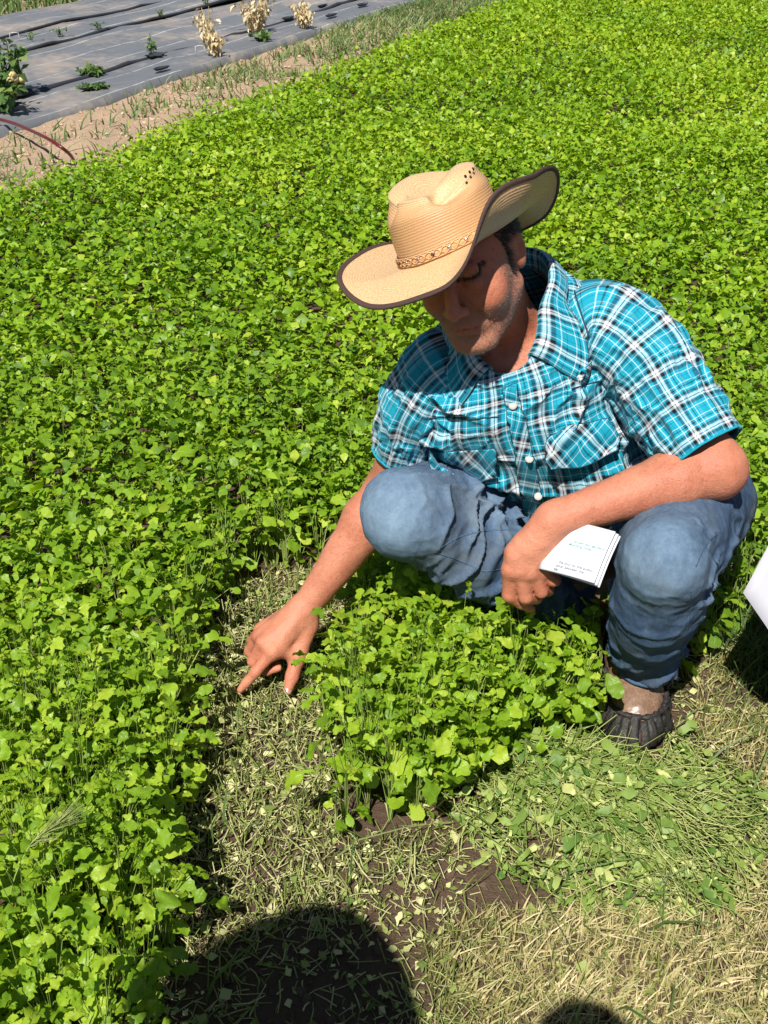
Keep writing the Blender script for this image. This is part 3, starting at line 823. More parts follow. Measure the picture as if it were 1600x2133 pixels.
SHIRT = empty('shirt', (0, 0, 0)); SHIRT.parent = PERS
tvv = P1.reshape(-1, 3)
tf = grid_faces(NU, NV, True)
uvT = np.stack([tu, tv+.06*np.exp(-(TH/.3)**2)*0], -1).reshape(-1, 2)
# seam of the wrap lies at the back
shifted('shirt_body', tvv, tf, M['plaid'], SHIRT, uv=uvT)
BVT = BVHTree.FromPolygons([tuple(p) for p in tvv], [tuple(int(i) for i in f) for f in tf])

def sleeve(sh, el, inner, frac, r0, r1, seed, roll):
    ax = unit(el-sh); L = np.linalg.norm(el-sh)*frac
    hem = sh+ax*L
    pts = catmull([inner, sh+(inner-sh)*.35+V(0, 0, .004), sh+ax*L*.3, sh+ax*L*.65, hem], 90)
    T = unit(np.gradient(pts, axis=0)); ref = unit(roll)
    nu = 140
    a = np.linspace(0, 2*math.pi, nu, endpoint=False)
    t = np.linspace(0, 1, 90)
    rad = np.interp(t, [0, .25, .5, .8, 1], [r0*.80, r0, r0*1.0, r1*1.02, r1])
    A = unit(ref-T*(T @ ref)[:, None]); B = np.cross(T, A)
    AA, TT = np.meshgrid(a, t)
    arc = np.cumsum(np.r_[0, np.linalg.norm(np.diff(pts, axis=0), axis=1)])[:, None]*np.ones_like(AA)
    wz = fbm(np.cos(AA)*2+arc*7, np.sin(AA)*2, arc*9, 2, seed)
    g = (1-np.abs(np.sin(arc*38+AA*1.3+wz*2.6)))**2.6*.020*np.exp(-((TT-.45)/.33)**2)*(.45+.55*np.cos(AA-2.6))
    g += (1-np.abs(np.sin(AA*3+wz*2+arc*11)))**2*.006*sstep(.25, .9, TT)*sstep(1.05, .85, TT)
    g += .003*fbm(np.cos(AA)*5, np.sin(AA)*5, arc*20, 2, seed+1)
    nz = noise3(np.cos(AA)*2.6+arc*5, np.sin(AA)*2.6+arc*9, arc*13, seed+7)+.4*noise3(np.cos(AA)*6, np.sin(AA)*6, arc*34, seed+8)
    g += .009*(1-np.minimum(np.abs(nz)*2.2, 1))**1.5*sstep(1.0, .85, TT)-.003
    rr = rad[:, None]+g
    hemcut = 1+0*TT
    P = pts[:, None]+(np.cos(AA)*rr)[..., None]*A[:, None]+(np.sin(AA)*rr*.93)[..., None]*B[:, None]
    vv = P.reshape(-1, 3); f = grid_faces(nu, 90, True)
    uv = np.stack([arc, AA*.075], -1).reshape(-1, 2)[:, ::-1]
    o = shifted('sleeve', vv, f, M['plaid'], SHIRT, uv=uv)
    m = o.modifiers.new('thickness', 'SOLIDIFY'); m.thickness = .002; m.offset = -1
    # armhole seam and hem fold
    i0 = 16
    ring = np.vstack([P[i0], P[i0][:1]]); v, f2_ = tube(ring, .0016, 5, False); shifted('armhole_seam', v, f2_, M['dark_thread'], SHIRT)
    ring = np.vstack([P[-1], P[-1][:1]]); v, f2_ = tube(ring, .0022, 5, False); 
    o2 = shifted('sleeve_hem', v, f2_, M['plaid'], SHIRT, uv=np.zeros((len(v), 2))+.0082)
    return vv, f
sl1 = sleeve(SH_L, EL_L, V(.315, 1.885, .690), .90, .094, .078, 61, V(0, -.6, .7))
sl2 = sleeve(SH_R, EL_R, V(.150, 1.878, .652), .62, .078, .066, 71, V(-.5, -.6, .6))
_v = np.vstack([tvv, sl1[0], sl2[0]])
_f = [tuple(int(i) for i in f) for f in np.vstack([tf, sl1[1]+len(tvv), sl2[1]+len(tvv)+len(sl1[0])])]
BVS = BVHTree.FromPolygons([tuple(p) for p in _v], _f)

def patch(name, poly, bvh, off, rot, parent, nx=26, ny=26, mat=None, edge=None, thick=.0018, lift=None):
    """cloth piece: four-cornered outline (each side a list of points) laid on the cloth beneath"""
    top, right, bot, left = [catmull(np.array(s, float), nx if i % 2 == 0 else ny) for i, s in enumerate(poly)]
    u = np.linspace(0, 1, nx)[None, :, None]; v = np.linspace(0, 1, ny)[:, None, None]
    Q = (1-v)*top[None]+v*bot[None]+(1-u)*left[:, None]+u*right[:, None]-((1-u)*(1-v)*top[0]+u*(1-v)*top[-1]+(1-u)*v*bot[0]+u*v*bot[-1])
    P = np.full((ny, nx, 3), np.nan)
    for j in range(ny):
        for i in range(nx):
            o_ = off if lift is None else off+lift(i/(nx-1), j/(ny-1))
            h = on(bvh, Q[j, i, 0], Q[j, i, 1], o_)
            if h is not None: P[j, i] = h
    # mend misses and jumps: depth smoothed over the piece
    ok = ~np.isnan(P[..., 0])
    med = np.nanmedian(P[..., 1])
    for j in range(ny):
        for i in range(nx):
            if not ok[j, i] or abs(P[j, i, 1]-med) > .16: P[j, i] = D(Q[j, i, 0], Q[j, i, 1], med)
    for _ in range(5):
        K = P.copy(); K[1:-1, 1:-1] = (P[:-2, 1:-1]+P[2:, 1:-1]+P[1:-1, :-2]+P[1:-1, 2:])/4
        K[0, 1:-1] = (P[0, :-2]+P[0, 2:])/2; K[-1, 1:-1] = (P[-1, :-2]+P[-1, 2:])/2
        P = P*.4+K*.6
    cr = math.cos(rot); sr_ = math.sin(rot)
    x = (Q[..., 0]-Q[0, 0, 0])/1270; y = -(Q[..., 1]-Q[0, 0, 1])/1270
    uv = np.stack([x*cr-y*sr_+.037, x*sr_+y*cr+.051], -1).reshape(-1, 2)
    f = grid_faces(nx, ny)
    o = shifted(name, P.reshape(-1, 3), f[:, ::-1], mat or M['plaid'], parent, uv=uv)
    m = o.modifiers.new('thickness', 'SOLIDIFY'); m.thickness = thick; m.offset = 0
    rim = np.vstack([P[0], P[1:, -1], P[-1, ::-1][1:], P[::-1, 0][1:]])
    v_, f_ = tube(rim, .0011, 5, False); shifted('edge_stitching', v_, f_, M['dark_thread'], parent)
    return P
# placket, pocket flaps, collar leaves
patch('placket', ([(1046, 806), (1076, 804)], [(1076, 804), (1092, 870), (1112, 950), (1140, 1075)], [(1096, 1082), (1140, 1075)], [(1046, 806), (1060, 880), (1076, 960), (1096, 1082)]), BVT, .008, .2, SHIRT, 10, 50)
patch('pocket_flap', ([(895, 940), (960, 934), (1030, 930)], [(1030, 930), (1035, 960), (1038, 984)], [(905, 992), (965, 1007), (1038, 984)], [(895, 940), (894, 965), (905, 992)]), BVT, .006, .75, SHIRT, lift=lambda u, v: .010*v)
patch('pocket_flap', ([(1138, 908), (1200, 884), (1262, 872)], [(1262, 872), (1290, 900), (1292, 925)], [(1142, 958), (1215, 956), (1292, 925)], [(1138, 908), (1136, 935), (1142, 958)]), BVT, .006, -.75, SHIRT, lift=lambda u, v: .016*v)
def collar():
    ns, nt = 121, 15
    lo, lo2 = .16, math.pi*2-.16
    th_n = np.linspace(lo, lo2, ns)                    # from his left front round the back to his right front
    tw = np.where(th_n > math.pi, th_n-2*math.pi, th_n)
    e = np.abs(np.linspace(-1, 1, ns)); sg = np.sign(tw)
    vt = VTOP(tw)
    base = torso(tw, vt); bn_ = unit(base-(NECK+V(0, 0, -.02)))
    upv = unit(V(-.25, -.10, .95))
    drop = .09+.075*sstep(.62, 1.0, e)
    tho = tw+sg*(.40*sstep(.60, 1.0, e)); vo = vt-drop*(1+.0*e)
    out = torso(tho, vo)
    cen = SECI[np.clip((vo*700).astype(int), 0, 700)][:, 0:3]
    on_ = unit(out-cen); out = out+on_*.0125+V(0, 0, .002)
    top = base+upv*(.013+.010*(1-e))[:, None]+bn_*.002
    P = []
    inner = base-bn_*.003-upv*.012
    for t_ in np.linspace(0, 1, nt):
        if t_ < .25: q = inner+(top-inner)*(t_/.25)
        else:
            u_ = (t_-.25)/.75
            q = top*(1-u_)+out*u_+(on_*.006*math.sin(math.pi*u_)+upv*.004*math.sin(math.pi*min(1, u_*2)))
        P.append(q)
    P = np.array(P)
    arc = np.cumsum(np.r_[0, np.linalg.norm(np.diff(base, axis=0), axis=1)])
    uv = np.stack([np.broadcast_to(arc*1.25, (nt, ns)), np.broadcast_to(np.linspace(0, .085, nt)[:, None], (nt, ns))], -1).reshape(-1, 2)
    o = shifted('collar', P.reshape(-1, 3), grid_faces(ns, nt), M['plaid'], SHIRT, uv=uv)
    m = o.modifiers.new('thickness', 'SOLIDIFY'); m.thickness = .0022; m.offset = 0
    rim = np.vstack([P[4:, 0], P[-1, 1:], P[4:-1, -1][::-1]])
    v_, f_ = tube(rim, .0012, 5, False); shifted('collar_stitching', v_, f_, M['dark_thread'], SHIRT)
collar()
def disc(c, n, r, dome, k=14):
    n = unit(n); a = unit(np.cross(n, V(.3, .2, 1))); b = np.cross(n, a)
    vv = [c+n*dome]; f = []
    rings = [(.55, .8), (.85, .45), (1, 0), (1, -.6)]
    for rr, hh in rings:
        for i in range(k):
            t_ = i/k*2*math.pi; vv.append(c+n*dome*hh+(a*math.cos(t_)+b*math.sin(t_))*r*rr)
    f3_ = [(0, 1+i, 1+(i+1) % k) for i in range(k)]
    f4_ = [(1+j*k+i, 1+(j+1)*k+i, 1+(j+1)*k+(i+1) % k, 1+j*k+(i+1) % k) for j in range(3) for i in range(k)]
    return np.array(vv), [np.array(f4_), np.array(f3_)]
for bx_, by_ in ((1067, 840), (1105, 952), (1218, 942), (964, 988), (1122, 1030)):
    p = on(BVT, bx_, by_, .010); 
    if p is None: continue
    n = unit(vdir(p)+V(0, 0, .3))
    v, f = disc(p, n, .0062, .0022); s_ = shifted('snap_button', v, f, M['snap'], SHIRT)
    th_ = np.linspace(0, 2*math.pi, 17); a = unit(np.cross(n, V(.3, .2, 1))); b = np.cross(n, a)
    v, f = tube(p+(np.cos(th_)[:, None]*a+np.sin(th_)[:, None]*b)*.0064, .0011, 5, False); shifted('snap_rim', v, f, M['snap_rim'], SHIRT)
for pts in ([(1190, 810), (1225, 800), (1262, 790)], [(880, 872), (930, 868), (985, 872), (1040, 868)]):
    seam('yoke_seam', BVT, pts, .0012, M['dark_thread'], SHIRT, 60, .001)
# ================================================================== straw hat
HATU = unit(V(-.40, .19, .90)); HATF = unit(HF+V(-.06, 0, .16)); HATF = unit(HATF-HATU*(HATF@HATU)); HATL = np.cross(HATU, HATF)
HC = V(.111, 1.784, .905)
HAT = empty('cowboy_hat'); 
HAT.matrix_world = Matrix([[HATF[i], HATL[i], HATU[i], HC[i]] for i in range(3)]+[[0, 0, 0, 1]])
tag(HAT, 'tan woven straw cowboy hat with dark brown brim edge, on the man\'s head', 'hat')
ca, cb, chh = .100, .086, .114
nu = 192
a = np.linspace(0, 2*math.pi, nu, endpoint=False)
def crown_pts():
    rows, ring = [], []
    for i, h in enumerate(np.linspace(0, 1, 40)):            # wall
        k = 1-.035*h-.11*sstep(.66, 1.0, h)+.015*(1-sstep(0, .15, h))
        z = h*chh*.93
        rows.append((k, z)); ring.append(z)
    z0 = rows[-1][1]; k0 = rows[-1][0]
    for i, s in enumerate(np.linspace(0, 1, 26)[1:]):          # cap
        rows.append((k0*math.cos(s*math.pi/2)**.9, z0+chh*.085*math.sin(s*math.pi/2))); ring.append(z0+s*.075)
    return rows, ring
rows, ring = crown_pts()
P = np.array([[(ca*k*math.cos(t_), cb*k*math.sin(t_), z) for t_ in a] for k, z in rows])
x, y, z = P[..., 0], P[..., 1], P[..., 2]
topw = sstep(.55, 1.0, z/chh)
z2 = z+topw*(.012*sstep(.04, -.05, x)-.008-.012*(y/cb))                                     # lower towards the front
z2 -= topw*.024*np.exp(-(y/.024)**2)*sstep(.10, -.03, np.abs(x+.01)-.03)     # long crease
for s in (-1, 1):
    w_ = np.exp(-((x-.052)/.030)**2-((y-s*.056)/.026)**2-((z/chh-.98)/.28)**2)
    y = y-s*.030*w_; z2 = z2-.022*w_
wf_ = np.exp(-((x-.10)/.03)**2-((z/chh-.95)/.3)**2); x = x-.006*wf_
P = np.stack([x, y*(1+.0), z2+.0012*fbm(x*25, y*25, z*25, 2, 3)], -1)
RG = np.stack([np.broadcast_to(np.array(ring)[:, None], x.shape), np.broadcast_to(a[None]*.1, x.shape), sstep(.02, .25, z/chh)*sstep(1.02, .70, z/chh)*.9], -1)
cr = link('crown', mesh_np('crown', P.reshape(-1, 3), grid_faces(nu, len(rows), True), M['straw'], attrs={'ring': ('FLOAT_VECTOR', RG.reshape(-1, 3))}), HAT)
# brim
nr = 36
rho = np.linspace(0, 1, nr)
T, RH = np.meshgrid(a, rho)
ct, st_ = np.cos(T), np.sin(T)
sup = .80
xo = np.sign(ct)*np.abs(ct)**sup*np.where(ct > 0, .172, .185); yo = np.sign(st_)*np.abs(st_)**sup*np.where(st_ > 0, .194, .188)
xi = ca*.985*ct; yi = cb*.985*st_
fx = xi+(xo-xi)*RH; yf = yi+(yo-yi)*RH
ay = np.abs(yf); y0 = np.where(yf > 0, .080-.046*sstep(.0, .17, fx), .086); rr_ = np.where(yf > 0, .104, .130)
phi = np.maximum(ay-y0, 0)/rr_
fy = np.sign(yf)*np.where(ay > y0, y0+rr_*np.sin(phi), ay)
fz = np.where(ay > y0, rr_*(1-np.cos(phi)), 0)
fz = fz-.040*(np.maximum(np.abs(fx)-.09, 0)/.09)**1.3*np.exp(-(yf/.15)**4)
BP = np.stack([fx, fy, fz+.002], -1)
RGb = np.stack([RH*.10, T*.15, np.full_like(T, .10)], -1)
br = link('brim', mesh_np('brim', BP.reshape(-1, 3), grid_faces(nu, nr, True), M['straw'], attrs={'ring': ('FLOAT_VECTOR', RGb.reshape(-1, 3))}), HAT)
m = br.modifiers.new('thickness', 'SOLIDIFY'); m.thickness = .0026; m.offset = 0
# edge binding: a folded ribbon over both faces
edge = BP[-1]; inn = BP[-4]
dirn = unit(edge-inn); tan_ = unit(np.roll(edge, -1, 0)-np.roll(edge, 1, 0)); nn_ = unit(np.cross(dirn, tan_))
prof = [(-.0068, .0022), (-.003, .0026), (.001, .0022), (.0022, 0), (.001, -.0022), (-.003, -.0026), (-.0068, -.0022)]
bvx = np.stack([edge+dirn*d_+nn_*h_ for d_, h_ in prof], 0).reshape(-1, 3)
link('brim_binding', mesh_np('brim_binding', bvx, grid_faces(nu, len(prof), True), M['binding']), br)
# band of crossed straw with studs
n2 = 240
aa = np.linspace(0, 2*math.pi, n2+1)
base = np.stack([ca*1.012*np.cos(aa), cb*1.012*np.sin(aa), np.full_like(aa, .012)], -1)
outn = np.stack([np.cos(aa)/ca, np.sin(aa)/cb, 0*aa], -1); outn = unit(outn)
v = np.concatenate([base+outn*o_+np.array((0, 0, h_)) for o_, h_ in ((.000, -.0065), (.0020, -.0058), (.0026, 0), (.0020, .0058), (.000, .0065))])
band = link('hat_band', mesh_np('hat_band', v, grid_faces(n2+1, 5), M['hat_band']), HAT)
for ph in (0, math.pi):
    for hh in (1, -1):
        pz = np.sin(aa*21+ph)*.0050
        v, f = tube(base+outn*(.0030+.0006*np.cos(aa*21+ph))[:, None]+np.stack([0*aa, 0*aa, pz], -1), .0011, 5, False)
        if hh == 1: link('braid', mesh_np('braid', v, f, M['hat_band']), band)
for hh in (-.0064, .0064):
    v, f = tube(base+outn*.002+np.array((0, 0, hh)), .0013, 5, False); link('braid', mesh_np('braid', v, f, M['hat_band']), band)
for i in range(22):
    t_ = (i+.5)/21*2*math.pi
    if i > 20: break
    c = V(ca*1.012*math.cos(t_), cb*1.012*math.sin(t_), .012); n = unit(V(math.cos(t_)/ca, math.sin(t_)/cb, 0))
    v, f = disc(c+n*.0030, n, .0034, .0020, 4 if False else 10)
    link('stud', mesh_np('stud', v, f, M['stud'] if i % 3 else M['binding']), band)
# eyelets on the side
for dx, dz in ((.026, .094), (.012, .0965), (-.002, .098)):
    yy = cb*.90*math.sqrt(max(0, 1-(dx/(ca*.9))**2))
    n = unit(V(dx/ca**2, yy/cb**2, .12*100/10)); n = unit(V(dx/ca, yy/cb, .12))
    v, f = disc(V(dx, yy+.0005, dz), n, .0028, .0010, 10)
    link('eyelet', mesh_np('eyelet', v, f, M['hole']), cr)
# ------------------------------------------------------------------ boots: left one flat, right one on its toes
def boot(toe, heel, ankle, top, fringe, seed):
    root = empty('boot'); root.parent = PERS
    fwd = unit(toe-heel); up = V(0, 0, 1); up = unit(up-fwd*(up@fwd)); sd = np.cross(up, fwd)
    Lb = np.linalg.norm(toe-heel)
    lo = np.minimum.reduce([toe, heel, top])-.09; hi = np.maximum.reduce([toe, heel, top])+.09
    f = Field(lo, hi, .0042)
    P = lambda t_, h_, s_=0: heel+fwd*(Lb*t_)+up*h_+sd*s_
    f.cone(P(.10, .050), P(.42, .050), .036, .036, .03)
    f.cone(P(.42, .046), P(.78, .040, 0), .036, .044, .04, flat=up, fk=.80)
    f.cone(P(.74, .036), P(.92, .030), .044, .030, .03, flat=up, fk=.75)
    f.cone(P(.62, .055), ankle, .040, .046, .05)
    f.cone(P(.14, .060), ankle, .036, .048, .05)
    f.cone(ankle, top, .049, .052, .03)
    v, q = f.surface(); v = relax(v, q, 2)
    n = vnormals(v, q)
    dd = .0025*fbm(v[:, 0]*30, v[:, 1]*30, v[:, 2]*30, 3, seed)
    t_, _, _ = along(v, P(.55, .08), P(.80, .06))
    dd += .003*np.exp(-((t_-.2)/.4)**2)*np.sin(t_*22+fbm(v[:, 0]*20, v[:, 1]*20, v[:, 2]*20, 2, 3)*2)
    v = v+n*dd[:, None]
    shifted('upper', v, q, M['boot'], root)
    # sole and heel block
    out = []
    for i in range(40):
        a_ = i/40*2*math.pi; c_, s_ = math.cos(a_), math.sin(a_)
        tt = .5+.5*c_; wd = np.interp(tt, [0, .12, .4, .75, .93, 1], [.022, .034, .030, .047, .036, .018])
        out.append((tt, wd*np.sign(s_)*abs(s_)**.7))
    vv = np.array([P(a_, h_, b_) for h_ in (0, .012) for a_, b_ in out]+[P(.5, 0), P(.5, .012)])
    k = np.arange(40); k2 = (k+1) % 40
    shifted('sole', vv, [np.stack([k, k2, 40+k2, 40+k], 1), np.stack([k2, k, np.full(40, 80)], 1), np.stack([40+k, 40+k2, np.full(40, 81)], 1)], M['rubber_edge'], root, smooth=False)
    bvh = BVHTree.FromPolygons([tuple(p) for p in v], [tuple(int(i) for i in g) for g in q])
    if fringe:
        r_ = np.random.default_rng(seed)
        cen = P(.70, .030)
        ns = 19
        for i in range(ns):                                   # strips of black leather over the toe
            a_ = math.pi*(-.62+1.24*i/(ns-1))+r_.normal(0, .02)
            dirr = fwd*math.cos(a_)+sd*math.sin(a_)
            hw = .0078+.003*r_.random(); n_ = 9
            rows = []
            start = .30+.06*r_.random()
            for j in range(n_):
                u_ = j/(n_-1)
                el = (1-u_)*(math.pi*(.15+.03*math.sin(i*2.3)))+u_*(-.30)
                el += r_.normal(0, .01)
                dr = unit(dirr*math.cos(el)+up*math.sin(el))
                o_ = cen+dr*.20
                h = bvh.ray_cast(Vector(o_), Vector(-dr))
                p_ = np.array(h[0]) if h[0] is not None else cen+dr*.05
                lift = .004+.009*u_**1.5*(.6+.9*r_.random())+.003*math.sin(u_*7+i)
                tang = unit(np.cross(dr, up if abs(dr@up) < .9 else fwd))
                p_ = p_+dr*lift
                if u_ > .8: p_ = p_+dirr*.006
                p_[2] = max(p_[2], .004)
                wv = hw*(.85+.35*u_)*(1 if j < n_-1 else .7)
                bow = .004*(1 if i % 2 else .4)
                rows += [p_-tang*wv, p_-tang*wv*.4+dr*bow, p_+tang*wv*.4+dr*bow, p_+tang*wv]
            o = shifted('fringe_strip', np.array(rows), grid_faces(4, n_), M['rubber'], root)
            m = o.modifiers.new('thickness', 'SOLIDIFY'); m.thickness = .0025; m.offset = 1
        # gathered strap the strips hang from
        pts = []
        for i in range(60):
            a_ = math.pi*(-.75+1.5*i/59); dr = unit((fwd*math.cos(a_)+sd*math.sin(a_))*.88+up*.46)
            h = bvh.ray_cast(Vector(cen+dr*.2), Vector(-dr))
            if h[0] is not None: pts.append(np.array(h[0])+dr*(.004+.0015*math.sin(i*2.1)))
        if len(pts) > 5:
            vv, ff = tube(np.array(pts), .0055+.0015*np.sin(np.arange(len(pts))*1.7), 7); shifted('strap', vv, ff, M['rubber'], root)
    return root
boot(V(.455, 1.598, .012), V(.512, 1.868, .012), V(.494, 1.768, .105), AN_L+V(.0, .01, .04), True, 3)
boot(V(.352, 1.800, .012), V(.480, 1.970, .150), V(.405, 1.895, .175), AN_R+V(-.02, 0, .02), False, 9)

# ------------------------------------------------------------------ folded leaflet in his left hand
BK_ = empty('booklet'); 
bBR, bTR = D(1238, 1215, 1.535), D(1299, 1113, 1.585)
bBL = D(1130, 1186, 1.600)
eu = unit(bBR-bBL); ev = bTR-bBR; ev = unit(ev-eu*(ev@eu)); en = np.cross(eu, ev)
if en@vdir(bBR) < 0: en = -en
PW, PH = .108, np.linalg.norm(bTR-bBR)*1.0
BK_.location = bBR-eu*PW
tag(BK_, 'white folded paper leaflet with small print held in the man\'s lowered hand', 'booklet')
b0 = np.array(BK_.location)
def page(name, open_ang, dz, sc=1.0):
    nx_, ny_ = 14, 10
    u_, v_ = np.meshgrid(np.linspace(0, 1, nx_), np.linspace(0, 1, ny_))
    # fold along the far left edge; the page swings away by open_ang
    dirx = unit(eu*math.cos(open_ang)-en*math.sin(open_ang))
    sag = .004*np.sin(u_*math.pi)+.003*np.sin(v_*3)
    P = b0+dirx*(u_*PW*sc)[..., None]+ev*(v_*PH)[..., None]+en*(sag+dz)[..., None]
    o = shifted(name, P.reshape(-1, 3), grid_faces(nx_, ny_), M['paper'], BK_)
    m = o.modifiers.new('thickness', 'SOLIDIFY'); m.thickness = .0003; m.offset = 0
    return o
fr_ = page('page', 0, .0); page('page', .07, -.0012, 1.02); page('page', .13, -.0024, 1.03)
def text(body, size, x_, y_, mat):
    c_ = bpy.data.curves.new('print', 'FONT'); c_.body = body; c_.size = size; c_.offset = .00010
    o = bpy.data.objects.new('print_tmp', c_); COL.objects.link(o)
    dg = bpy.context.evaluated_depsgraph_get(); me = bpy.data.meshes.new_from_object(o.evaluated_get(dg))
    bpy.data.objects.remove(o)
    me.name = 'print'; me.materials.clear(); me.materials.append(mat)
    co = np.zeros(len(me.vertices)*3); me.vertices.foreach_get('co', co); co = co.reshape(-1, 3)
    u_ = (x_+co[:, 0])/PW; v_ = (y_+co[:, 1])/PH
    W_ = eu*(u_*PW)[:, None]+ev*(v_*PH)[:, None]+en*(.0006+.004*np.sin(u_*math.pi)+.003*np.sin(v_*3))[:, None]
    me.vertices.foreach_set('co', W_.astype(np.float32).ravel()); me.update()
    link('print', me, fr_)
for body, x_, y_, mt in (('of new test gardens.', .046, .60, 'ink_teal'), ('Mulching times.', .040, .53, 'ink_teal'), ('the tour on the audio-', .034, .17, 'ink_grey'),
                         ('ation between the', .032, .10, 'ink_grey'), ('ear', .030, .035, 'ink_grey')):
    text(body, .0072, x_, y_*PH, M[mt])
# ================================================================== the ground
ROW = unit(V(math.sin(R(24.1)), math.cos(R(24.1)), 0)); RGT = np.array((ROW[1], -ROW[0], 0))
def st(x, y): return x*RGT[0]+y*RGT[1], x*ROW[0]+y*ROW[1]          # across, along the field
def xy(s, t): return s*RGT[0]+t*ROW[0], s*RGT[1]+t*ROW[1]
def gpoly(pts): return np.array([G(a, b, 0)[:2] for a, b in pts])
def inside(poly, x, y):
    x = np.asarray(x); y = np.asarray(y); r = np.zeros(x.shape, bool)
    n = len(poly)
    for i in range(n):
        (x0, y0), (x1, y1) = poly[i], poly[(i+1) % n]
        if y0 == y1: continue
        c = ((y0 > y) != (y1 > y)) & (x < (x1-x0)*(y-y0)/(y1-y0)+x0)
        r ^= c
    return r
def edge_dist(poly, x, y):
    d = np.full(np.shape(x), 1e9)
    for i in range(len(poly)):
        a_, b_ = np.array(poly[i]), np.array(poly[(i+1) % len(poly)]); e = b_-a_
        t_ = np.clip(((x-a_[0])*e[0]+(y-a_[1])*e[1])/max(e@e, 1e-9), 0, 1)
        d = np.minimum(d, np.hypot(x-a_[0]-t_*e[0], y-a_[1]-t_*e[1]))
    return d
CUT = gpoly([(452, 1240), (560, 1188), (680, 1195), (764, 1240), (744, 1330), (732, 1450), (712, 1600), (712, 1745), (830, 1755), (900, 1680), (970, 1640),
             (1060, 1600), (1160, 1555), (1250, 1490), (1320, 1435), (1450, 1380), (1530, 1310), (1620, 1250), (1800, 1160), (2600, 1000), (4000, 1400), (3000, 2600),
             (1200, 3600), (380, 3000), (325, 2300), (322, 2133), (335, 1950), (352, 1800), (378, 1650), (402, 1500), (424, 1380)])
PILE = gpoly([(890, 1530), (1010, 1510), (1150, 1525), (1290, 1560), (1420, 1600), (1520, 1680), (1530, 1760), (1440, 1840), (1320, 1860), (1180, 1830), (1060, 1760), (960, 1640), (900, 1580)])
BARE = [gpoly([(930, 1670), (1060, 1650), (1180, 1690), (1180, 1760), (1080, 1790), (960, 1770)]), gpoly([(900, 1810), (1050, 1770), (1200, 1820), (1260, 1880), (1150, 1930), (960, 1910)]),
        gpoly([(480, 2040), (640, 2000), (760, 2010), (760, 2133), (640, 2200), (470, 2160)]), gpoly([(1450, 1440), (1560, 1400), (1660, 1420), (1660, 1490), (1480, 1500)]),
        gpoly([(700, 1960), (880, 1940), (890, 2080), (720, 2100)])]
S_EDGE, S_FAB, S_FAB2 = -3.50, -4.52, -7.12
def gz(x, y):
    x = np.asarray(x, float); y = np.asarray(y, float)
    z = .010*fbm(x*2.2, y*2.2, 0, 2, 1)+.006*fbm(x*9, y*9, 0, 2, 4)
    dp = np.where(inside(PILE, x, y), edge_dist(PILE, x, y), 0)
    z = z+.060*sstep(0, .15, dp)
    s, t = st(x, y)
    strip = sstep(S_FAB-.12, S_FAB+.12, s)*sstep(S_EDGE+.1, S_EDGE-.15, s)
    z = z+strip*(.025+.022*fbm(x*5, y*5, 0, 3, 8))
    return z
def axis_coords(near0, near1, step, far0, far1):
    c = list(np.arange(near0, near1+1e-6, step)); st_ = step
    p = near1
    while p < far1: st_ *= 1.18; p += st_; c.append(p)
    p = near0; st_ = step
    while p > far0: st_ *= 1.18; p -= st_; c.insert(0, p)
    return np.array(c)
gx, gy = axis_coords(-1.2, 1.6, .032, -600, 600), axis_coords(.8, 3.0, .032, -600, 900)
# more rows across the pale strip further off
gx = np.unique(np.r_[gx, np.arange(-4.6, -1.2, .07)]); gy = np.unique(np.r_[gy, np.arange(3.0, 13, .08)])
GX, GY = np.meshgrid(gx, gy)
GZ = gz(GX, GY)
s_, t_ = st(GX, GY)
dry = sstep(S_EDGE+.15, S_EDGE-.10, s_)
gv = np.stack([GX, GY, GZ], -1).reshape(-1, 3)
tag(link('ground', mesh_np('ground', gv, grid_faces(len(gx), len(gy)), M['soil'], attrs={'dry': ('FLOAT', dry.ravel())})), kind='structure')

# ------------------------------------------------------------------ woven ground cover in lengths side by side
def sheet(s0, s1, zb, label, seed):
    ns_, nt_ = 26, 260
    tt = np.concatenate([np.linspace(-4, 3, 20)[:-1], np.linspace(3, 18, 200), np.linspace(18, 45, 42)[1:]]); nt_ = len(tt)
    ss = np.linspace(0, 1, ns_)
    U_, T_ = np.meshgrid(ss, tt)
    wl = .045*fbm(T_*.45, 3.3, 0, 3, seed); wr = .035*fbm(T_*.4, 9.1, 0, 3, seed+1)
    S = (s0+wl)*(1-U_)+(s1+wr)*U_
    X, Y = xy(S, T_)
    Z = zb+.045+.012*fbm(X*1.4, Y*1.4, 0, 3, seed+2)+.016*(1-np.abs(fbm(S*5, T_*.9, 0, 2, seed+3)))**4
    Z = Z-.10*sstep(.93, 1.0, U_)*(1 if s1 > -4.8 else .12)
    uv = np.stack([S-s0, T_], -1).reshape(-1, 2)
    rt = empty('ground_cover_sheet', (*xy((s0+s1)/2, 9.0), 0)); tag(rt, label, 'fabric sheet', 'ground cover sheets')
    sh = shifted('sheet', np.stack([X, Y, Z], -1).reshape(-1, 3), grid_faces(ns_, nt_), M['fabric'], rt, uv=uv)
    m = sh.modifiers.new('thickness', 'SOLIDIFY'); m.thickness = .002
    # the rolled edge on the right
    k = slice(19, 219); Pe = np.stack([X[k, -1], Y[k, -1], Z[k, -1]], -1)
    rad = (.012 if s1 < -5.5 else .017)+.004*fbm(tt[k]*.9, 5.0, 0, 2, seed+5)
    v, f = tube(Pe+V(0, 0, .004), rad*(1 if s1 < -4.8 else .85), 8); shifted('rolled_edge', v, f, M['fabric_edge'], rt)
    return rt, (lambda s, t: zb+.045+.02)
SH1, _ = sheet(-5.02, S_FAB, .0, 'grey woven ground cover sheet nearest the crop, bordering the bare soil', 101)
